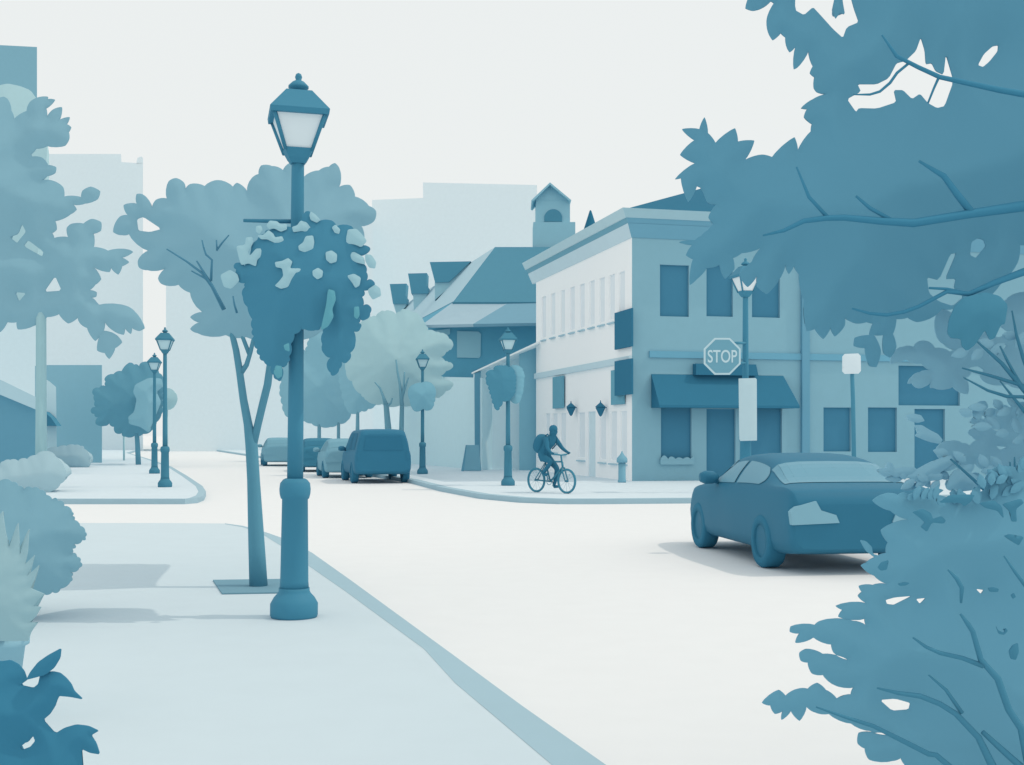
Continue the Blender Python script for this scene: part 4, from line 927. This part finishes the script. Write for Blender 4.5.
# ------------------------------------------------------------------ small street furniture
bl = G(622, 482.5, PZ); 
t = thing('bollard', 'blue bollard with a pointed cap at the corner of the white building', 'bollard', tuple(bl))
MB().lathe([(.13, 0), (.13, .06), (.115, .1), (.115, .62)], bl, 14).build('shaft', 'bollard', t)
MB().lathe([(.165, .62), (.17, .7), (.16, .76), (.07, .86), (.03, .93), (.01, .98)], bl, 14).build('cap', 'bollard', t)
sb = G(471.5, 471, PZ)
t = thing('sandwich_board', 'blank blue sandwich board leaning outside the old shop', 'sandwich board', tuple(sb))
k = sb.y / F
for s_ in (-1, 1):
    mb = MB(); w0 = 7.2 * k
    mb.prism([sb + Vector((-w0, s_ * .3, .02)), sb + Vector((w0 + .1, s_ * .3, .02)), sb + Vector((w0, s_ * .05, 26 * k)), sb + Vector((-w0 + .1, s_ * .05, 26 * k))], (0, .03, 0))
    mb.build('board', 'board', t)
MB().prism([sb + Vector((-w0 - .12, -.27, 0)), sb + Vector((-w0, -.3, 0)), sb + Vector((-w0 + .1, 0, 26 * k)), sb + Vector((-w0 + .06, 0, 26 * k))], (0, .04, 0)).build('leg', 'column_dark', t)

# ------------------------------------------------------------------ cars
def interp(u, xs, ys):
    if u <= xs[0]: return ys[0]
    for i in range(len(xs) - 1):
        if u <= xs[i + 1]:
            t = (u - xs[i]) / (xs[i + 1] - xs[i]); 
            m0 = (ys[i + 1] - ys[max(i - 1, 0)]) / (xs[i + 1] - xs[max(i - 1, 0)])
            m1 = (ys[min(i + 2, len(ys) - 1)] - ys[i]) / (xs[min(i + 2, len(xs) - 1)] - xs[i])
            h = xs[i + 1] - xs[i]
            return (2 * t ** 3 - 3 * t * t + 1) * ys[i] + (t ** 3 - 2 * t * t + t) * h * m0 + (-2 * t ** 3 + 3 * t * t) * ys[i + 1] + (t ** 3 - t * t) * h * m1
    return ys[-1]
SEDAN = dict(L=4.35, xs=[0, .06, .25, .6, 1.0, 1.5, 2.1, 2.6, 3.0, 3.3, 3.9, 4.2, 4.35],
    zb=[.30, .26, .22, .2, .2, .2, .2, .2, .2, .2, .22, .27, .36], belt=[.80, .92, .985, .99, .985, .98, .96, .95, .94, .92, .84, .74, .62],
    roof=[.81, .935, 1.0, 1.06, 1.25, 1.35, 1.365, 1.28, 1.10, .96, .86, .755, .63], hw=[.84, .88, .90, .91, .91, .91, .91, .90, .90, .89, .85, .78, .66],
    hr=[.70, .74, .74, .72, .67, .65, .65, .65, .67, .70, .70, .66, .56], wheels=(.92, 3.5), wr=.325, side=(1.0, 2.75), rear=(.52, 1.12), shield=(2.5, 3.1), split=1.98, mirror=2.72)
VAN = dict(L=4.4, xs=[0, .08, .3, .8, 1.5, 2.4, 2.9, 3.3, 3.6, 4.0, 4.25, 4.4],
    zb=[.42, .34, .30, .28, .28, .28, .28, .28, .28, .3, .34, .42], belt=[1.05, 1.08, 1.08, 1.07, 1.06, 1.05, 1.05, 1.04, 1.04, 1.0, .92, .8],
    roof=[1.62, 1.74, 1.79, 1.80, 1.80, 1.78, 1.68, 1.42, 1.14, 1.02, .93, .81], hw=[.88, .93, .95, .95, .95, .95, .95, .95, .94, .90, .84, .74],
    hr=[.70, .72, .73, .73, .73, .73, .73, .76, .82, .78, .72, .64], wheels=(.85, 3.5), wr=.36, side=(.4, 2.75), rear=(0, 0), shield=(2.85, 3.5), split=1.6, mirror=2.95)
HATCH = dict(SEDAN, L=4.0, xs=[0, .06, .25, .5, .9, 1.4, 2.0, 2.5, 2.8, 3.1, 3.6, 3.9, 4.0], roof=[1.0, 1.1, 1.22, 1.36, 1.44, 1.47, 1.45, 1.33, 1.16, .97, .86, .755, .63], wheels=(.7, 3.15), side=(.5, 2.5), rear=(.12, .5), shield=(2.4, 2.95), split=1.5, mirror=2.5)
def make_car(kind, paint, glass, label, cat, name, loc, yaw, lights='tail_light', group='cars', detail=True):
    """u runs from the rear bumper to the nose; yaw turns the nose left of straight ahead"""
    K = kind; nu = 46
    ax = Vector((-math.sin(yaw), math.cos(yaw), 0)); sdv = Vector((-math.cos(yaw), -math.sin(yaw), 0))   # forward, car's left
    loc = Vector(loc)
    def wp(u, v, z): return loc + ax * u + sdv * v + Vector((0, 0, z))
    us = [K['L'] * (1 - math.cos(math.pi * i / nu)) / 2 * .35 + K['L'] * i / nu * .65 for i in range(nu + 1)]
    def section(u):
        g = {q: interp(u, K['xs'], K[q]) for q in ('zb', 'belt', 'roof', 'hw', 'hr')}
        roof = max(g['roof'], g['belt'] + .008); hw, hr, zb_, be = g['hw'], g['hr'], g['zb'], g['belt']
        mid = zb_ + (be - zb_) * .5
        pts = [(0, zb_), (hw * .55, zb_), (hw * .88, zb_ + .01), (hw * .96, zb_ + .06), (hw * .99, zb_ + .16), (hw, mid), (hw * .99, be - .18), (hw * .965, be - .06), (hw * .94, be)]
        e1 = (hr, roof - .07 * min(1, (roof - be) / .2)); a = pts[-1]
        for j in range(1, 7):
            t = j / 6.0; pts.append((a[0] + (e1[0] - a[0]) * t + .02 * math.sin(math.pi * t), a[1] + (e1[1] - a[1]) * t))
        for j in range(1, 4):
            t = j / 4.0; ang = math.pi / 2 * t
            pts.append((e1[0] * math.cos(ang) ** .6, e1[1] + (roof - e1[1]) * math.sin(ang)))
        pts.append((0, roof))
        return pts
    secs = [section(u) for u in us]
    nh = len(secs[0]); vs = []; ring = 2 * nh - 2
    for u, pts in zip(us, secs):
        full = pts + [(-x, z) for x, z in pts[-2:0:-1]]
        vs += [wp(u, x, z) for x, z in full]
    fs = []
    for i in range(nu):
        for k_ in range(ring):
            fs.append((i * ring + k_, i * ring + (k_ + 1) % ring, (i + 1) * ring + (k_ + 1) % ring, (i + 1) * ring + k_))
    fs += [tuple(range(ring - 1, -1, -1)), tuple(range(nu * ring, (nu + 1) * ring))]
    t = thing(name, label, cat, tuple(loc + ax * K['L'] / 2), group)
    mb = MB().add(vs, fs, True); mb.sm[-2:] = [False, False]
    mb.build('body', paint, t)
    # glazing: pieces of the body skin lifted 6 mm off it
    def glaze(test, nm='window'):
        q = MB()
        for i in range(nu):
            um = (us[i] + us[i + 1]) / 2
            for k_ in range(ring):
                kk = k_ if k_ < nh - 1 else ring - 1 - k_
                side = 1 if k_ < nh - 1 else -1
                if not test(um, kk, side): continue
                ids = [i * ring + k_, i * ring + (k_ + 1) % ring, (i + 1) * ring + (k_ + 1) % ring, (i + 1) * ring + k_]
                p = [vs[j] for j in ids]; n = (p[1] - p[0]).cross(p[3] - p[0])
                if n.length < 1e-9: continue
                n.normalize(); c0 = loc + ax * um + Vector((0, 0, .7))
                if n.dot(sum(p, Vector()) / 4 - c0) < 0: n = -n
                q.add([v_ + n * .007 for v_ in p], [(0, 1, 2, 3)], True)
        if q.v: q.build(nm, glass, t)
    s0_, s1_ = K['side']
    def glass_h(u): return interp(u, K['xs'], K['roof']) - interp(u, K['xs'], K['belt'])
    def skin_pt(u, kf, sgn, off):
        p_ = section(u); i_ = min(int(kf), len(p_) - 2); f_ = kf - i_
        x_ = p_[i_][0] * (1 - f_) + p_[i_ + 1][0] * f_; z_ = p_[i_][1] * (1 - f_) + p_[i_ + 1][1] * f_
        return wp(u, sgn * (x_ + off), z_ + off * .35)
    def side_glass(sgn, lo, hi):                     # lo(t), hi(t): rear and front edge at height share t
        q = MB(); nr, nc = 10, 12; g_ = []
        for r_ in range(nr + 1):
            t_ = r_ / nr; kf = 8.35 + t_ * 5.0
            for c_ in range(nc + 1):
                g_.append(skin_pt(lo(t_) + (hi(t_) - lo(t_)) * c_ / nc, kf, sgn, .009))
        q.add(g_, [(r_ * (nc + 1) + c_, r_ * (nc + 1) + c_ + 1, (r_ + 1) * (nc + 1) + c_ + 1, (r_ + 1) * (nc + 1) + c_) for r_ in range(nr) for c_ in range(nc)], True)
        q.build('side_window', glass, t)
    for sgn in (1, -1):
        sp_ = K['split']
        side_glass(sgn, lambda t_: s0_ + .42 * abs(t_ - .45) ** 2.4 * (1.6 if t_ > .45 else 2.2), lambda t_: sp_ - .04 - .10 * t_)
        side_glass(sgn, lambda t_: sp_ + .05 - .10 * t_, lambda t_: s1_ + .28 - .62 * t_)
    if K['rear'][1] > 0:
        glaze(lambda u, k_, sd_: k_ >= 13 and K['rear'][0] < u < K['rear'][1], 'rear_window')
    else:
        q = MB(); q.prism([wp(-.012, v, z) for v, z in ((-.66, 1.1), (.66, 1.1), (.58, 1.55), (-.58, 1.55))], ax * .03); q.build('rear_window', glass, t)
    glaze(lambda u, k_, sd_: k_ >= 13 and K['shield'][0] < u < K['shield'][1], 'windscreen')
    for uw in K['wheels']:
        for sgn in (1, -1):
            hw = interp(uw, K['xs'], K['hw']); r = K['wr']
            q = MB(); c0 = wp(uw, sgn * (hw - .1), r)
            prof = [(r * .62, -.115), (r * .93, -.115), (r, -.085), (r, .085), (r * .93, .115), (r * .62, .115)]
            vsx, fsx = [], []; n = 24
            for pr, h in prof:
                for j in range(n):
                    a_ = 2 * math.pi * j / n; vsx.append(c0 + ax * (pr * math.cos(a_)) + Vector((0, 0, pr * math.sin(a_))) + sdv * h)
            for a_ in range(len(prof)):
                b2 = (a_ + 1) % len(prof)
                for j in range(n): fsx.append((a_ * n + j, a_ * n + (j + 1) % n, b2 * n + (j + 1) % n, b2 * n + j))
            wv_ = thing_part_wheel(t, q.add(vsx, fsx, True))
            q = MB(); vsx = []
            for h in (-.09, .09):
                for j in range(n):
                    a_ = 2 * math.pi * j / n; vsx.append(c0 + ax * (r * .63 * math.cos(a_)) + Vector((0, 0, r * .63 * math.sin(a_))) + sdv * h)
            q.add(vsx, [tuple(range(n)), tuple(range(2 * n - 1, n - 1, -1))] + [((j + 1) % n, j, j + n, (j + 1) % n + n) for j in range(n)])
            q.build('rim', paint, wv_)
    if detail:
        for sgn in (1, -1):
            um = K['mirror']; hw = interp(um, K['xs'], K['hw']); zb2 = interp(um, K['xs'], K['belt']) + .06
            q = MB(); c0 = wp(um, sgn * (hw + .10), zb2 + .02)
            q.tube([(c0 - ax * .06 - sdv * .11, .05), (c0 - sdv * .085, .085), (c0 + sdv * .03, .09), (c0 + sdv * .1, .06)], 8)
            q.tube([(wp(um, sgn * (hw * .93), zb2 - .05), .03), (c0, .03)], 6)
            q.build('wing_mirror', paint, t)
            q = MB(); lp = [(.88, .58), (.90, .73), (.84, .79), (.60, .85), (.54, .745), (.36, .69), (.32, .60)] if K is not VAN else [(.86, .8), (.86, 1.05), (.76, 1.05), (.74, .8)]
            q.prism([wp(-.02 if K is not VAN else -.012, sgn * v, z) for v, z in lp], ax * .09)
            q.build('tail_light', lights, t)
    return t
def thing_part_wheel(t, mb): return mb.build('wheel', 'tyre', t)
Yr = G(770, 568).y
yaw = R(8.6)
rw = Vector((3.1 * Yr / 14.44, Yr, 0))           # contact of the near rear wheel
ax = Vector((-math.sin(yaw), math.cos(yaw), 0)); rt = Vector((math.cos(yaw), math.sin(yaw), 0))
make_car(SEDAN, 'car_paint', 'car_glass', 'dark blue coupe seen from behind beside the right hand shrub', 'car', 'parked_car', rw + rt * .82 - ax * .86, yaw)
syaw = R(14.5)
make_car(VAN, 'suv_paint', 'suv_glass', 'dark boxy van parked at the kerb, nearest in the row', 'van', 'parked_van', (-4.22, 39.4, 0), syaw, lights='suv_paint', group='vehicles parked along the kerb')
make_car(HATCH, 'car_mid', 'car_mid_glass', 'pale blue car parked just in front of the dark van', 'car', 'parked_car', (-6.0, 44.3, 0), syaw, lights='car_mid', group='vehicles parked along the kerb')
make_car(HATCH, 'car_dark', 'car_dark_glass', 'darker blue car parked further along, half behind the nearest lamp', 'car', 'parked_car', (-8.15, 51.6, 0), syaw, lights='car_dark', group='vehicles parked along the kerb')
make_car(HATCH, 'car_mid', 'car_mid_glass', 'farthest parked car, left of the nearest lamp shaft', 'car', 'parked_car', (-11.8, 61.5, 0), syaw, lights='car_mid', group='vehicles parked along the kerb')

# ------------------------------------------------------------------ cyclist
BYK = 30.7
bo_ = Vector((P(551.3, 0, BYK).x, BYK, PZ)); byaw = R(-46)
bu = Vector((math.cos(byaw), math.sin(byaw), 0)); bv = Vector((-bu.y, bu.x, 0))
def bp(u, v, z): return bo_ + bu * u + bv * v + Vector((0, 0, z))
bk = thing('bicycle', 'dark upright bicycle ridden along the corner pavement', 'bicycle', tuple(bo_))
UZ = Vector((0, 0, 1)); wr = .315
fr = MB()
def ft(*pts, r=.022): fr.tube([(bp(*p), r) for p in pts], 7)
bb = (-.03, 0, .29); st_ = (-.22, 0, .80); hd_ = (.38, 0, .80); hd2 = (.40, 0, .66); ra = (-.54, 0, wr); fa = (.54, 0, wr)
ft(bb, st_); ft(st_, hd_); ft(bb, hd2, r=.026); ft(hd_, hd2, r=.028)
for s_ in (-1, 1):
    ft((ra[0], s_ * .06, wr), (bb[0], s_ * .03, bb[2]), r=.014); ft((ra[0], s_ * .06, wr), (st_[0], s_ * .02, st_[2] - .05), r=.013)
fr.build('frame', 'bike', bk)
fk = MB()
for s_ in (-1, 1):
    fk.tube([(bp(.41, s_ * .05, .64), .018), (bp(.47, s_ * .055, .48), .017), (bp(fa[0], s_ * .055, wr), .013)], 6)
fk.tube([(bp(.41, -.06, .645), .02), (bp(.41, .06, .645), .02)], 6)
fk.build('fork', 'bike', bk)
hbm = MB().tube([(bp(.37, 0, .80), .022), (bp(.345, 0, .97), .022)], 6)
hbm.tube([(bp(.30, -.33, 1.0), .02), (bp(.36, -.2, .99), .018), (bp(.35, 0, .97), .018), (bp(.36, .2, .99), .018), (bp(.30, .33, 1.0), .02)], 6)
hbm.build('handlebar', 'bike', bk)
MB().tube([(bp(-.36, 0, .86), .075), (bp(-.28, 0, .875), .07), (bp(-.1, 0, .87), .025)], 8).build('saddle', 'bike', bk)
MB().tube([(bp(*st_), .016), (bp(-.25, 0, .87), .016)], 6).build('seat_post', 'bike', bk)
for c_ in (ra, fa):
    q = MB().torus(bp(*c_), bu, UZ, wr - .022, .03)
    wl = q.build('wheel', 'bike', bk)
    q = MB()
    for j in range(12):
        a = 2 * math.pi * j / 12
        q.tube([(bp(c_[0], .02 * (-1) ** j, wr), .0022), (bp(c_[0] + (wr - .03) * math.cos(a), 0, wr + (wr - .03) * math.sin(a)), .0022)], 4)
    q.build('spokes', 'bike', wl)
    MB().tube([(bp(c_[0], -.05, wr), .025), (bp(c_[0], .05, wr), .025)], 8).build('hub', 'bike', wl)
cr_ = MB()
cr_.tube([(bp(bb[0], -.06, bb[2]), .018), (bp(bb[0], .06, bb[2]), .018)], 6)
cr_.tube([(bp(bb[0], .07, bb[2]), .012), (bp(.02, .08, .135), .012)], 6); cr_.tube([(bp(bb[0], -.07, bb[2]), .012), (bp(-.08, -.08, .445), .012)], 6)
cr_.tube([(bp(.02, .08, .135), .018), (bp(.02, .18, .135), .018)], 6); cr_.tube([(bp(-.08, -.08, .445), .018), (bp(-.08, -.18, .445), .018)], 6)
cr_.torus(bp(bb[0], -.05, bb[2]), bu, UZ, .085, .008, 18, 5)
cr_.build('crankset', 'bike', bk)

def skin_mesh(nodes, edges, name):
    names = list(nodes); idx = {n_: i for i, n_ in enumerate(names)}
    me = bpy.data.meshes.new(name + '_skeleton')
    me.from_pydata([tuple(nodes[n_][0]) for n_ in names], [(idx[a], idx[b]) for a, b in edges], [])
    ob = bpy.data.objects.new(name + '_skeleton', me); COL.objects.link(ob)
    md = ob.modifiers.new('skin', 'SKIN'); md.use_smooth_shade = True
    ly = me.skin_vertices[0] if me.skin_vertices else None
    for i, n_ in enumerate(names):
        r = nodes[n_][1]; rr_ = r if isinstance(r, tuple) else (r, r)
        ly.data[i].radius = rr_; ly.data[i].use_root = (i == 0)
    sb_ = ob.modifiers.new('sub', 'SUBSURF'); sb_.levels = 2; sb_.render_levels = 2
    bpy.context.view_layer.update()
    out = bpy.data.meshes.new_from_object(ob.evaluated_get(bpy.context.evaluated_depsgraph_get()))
    bpy.data.objects.remove(ob); bpy.data.meshes.remove(me)
    return out
N = {}; E = []
def nd(n_, p, r, link=None):
    N[n_] = (bp(*p) - bo_, r)
    if link: E.append((link, n_))
nd('pelvis', (-.30, 0, .96), .14)
nd('waist', (-.22, 0, 1.12), .135, 'pelvis'); nd('chest', (-.10, 0, 1.27), .16, 'waist'); nd('upper', (-.02, 0, 1.37), .14, 'chest')
nd('neck', (.04, 0, 1.46), .062, 'upper'); nd('head1', (.07, 0, 1.53), .085, 'neck'); nd('head2', (.085, 0, 1.60), .105, 'head1'); nd('head3', (.075, 0, 1.665), .085, 'head2')
nd('nose', (.175, 0, 1.575), .022, 'head1')
for s_, t_ in ((1, 'l'), (-1, 'r')):
    nd('sh' + t_, (.0, s_ * .175, 1.36), .075, 'upper'); nd('el' + t_, (.13, s_ * .27, 1.14), .05, 'sh' + t_); nd('wr' + t_, (.29, s_ * .31, 1.03), .034, 'el' + t_)
    nd('pa' + t_, (.325, s_ * .31, 1.035), .03, 'wr' + t_)
    for j in range(4):
        v_ = s_ * (.275 + .021 * j); b_ = 'f%d%s' % (j, t_)
        nd(b_ + 'a', (.355 - .004 * j, v_, 1.03), .0095, 'pa' + t_); nd(b_ + 'b', (.352 - .004 * j, v_, .995 + .003 * j), .0085, b_ + 'a')
    nd('th' + t_, (.315, s_ * .262, 1.01), .0105, 'pa' + t_)
    nd('hi' + t_, (-.26, s_ * .10, .92), .115, 'pelvis')
    if s_ == 1:
        kn, an, he, to = (.10, .12, .62), (.0, .13, .25), (-.05, .13, .17), (.13, .14, .155)
    else:
        kn, an, he, to = (.12, -.13, .80), (-.12, -.13, .55), (-.17, -.13, .475), (.02, -.14, .475)
    nd('kn' + t_, kn, .075, 'hi' + t_); nd('an' + t_, an, .048, 'kn' + t_); nd('hl' + t_, he, .042, 'an' + t_); nd('to' + t_, to, .035, 'hl' + t_)
pm = skin_mesh(N, E, 'person')
pm.name = 'person'; pm.materials.clear(); pm.materials.append(M('rider'))
po = bpy.data.objects.new('person', pm); COL.objects.link(po); po.location = bo_
tag(po, 'person with a backpack riding the bicycle, leaning to the handlebar', 'person')
MB().lathe([(.10, 1.575), (.108, 1.61), (.108, 1.65), (.088, 1.70), (.05, 1.728), (.01, 1.738)], bo_ + bu * .072, 18).build('hair', 'rider', po)
bg_ = thing('backpack', 'bulging dark backpack on the back of the cyclist', 'backpack', tuple(bp(-.33, 0, 1.05)))
vs_, fs_ = [], []
n1, n2 = 14, 10
for i in range(n2 + 1):
    ph = math.pi * i / n2
    for j in range(n1):
        a = 2 * math.pi * j / n1
        sx, sy, sz = [math.copysign(abs(q) ** .75, q) for q in (math.sin(ph) * math.cos(a), math.sin(ph) * math.sin(a), math.cos(ph))]
        u_, v_, w_ = sx * .19, sy * .2, sz * .25
        vs_.append(bp(-.36 + u_ * .8 + w_ * .45, v_, 1.25 + w_ * .9 - u_ * .5))
for i in range(n2):
    for j in range(n1): fs_.append((i * n1 + j, i * n1 + (j + 1) % n1, (i + 1) * n1 + (j + 1) % n1, (i + 1) * n1 + j))
MB().add(vs_, fs_, True).build('bag', 'rider', bg_)
for s_ in (-1, 1):
    MB().tube([(bp(-.12, s_ * .1, 1.46), .02), (bp(.0, s_ * .13, 1.50), .02), (bp(.08, s_ * .13, 1.40), .018), (bp(.06, s_ * .14, 1.25), .016), (bp(-.12, s_ * .16, 1.12), .015)], 6).build('strap', 'rider', bg_)
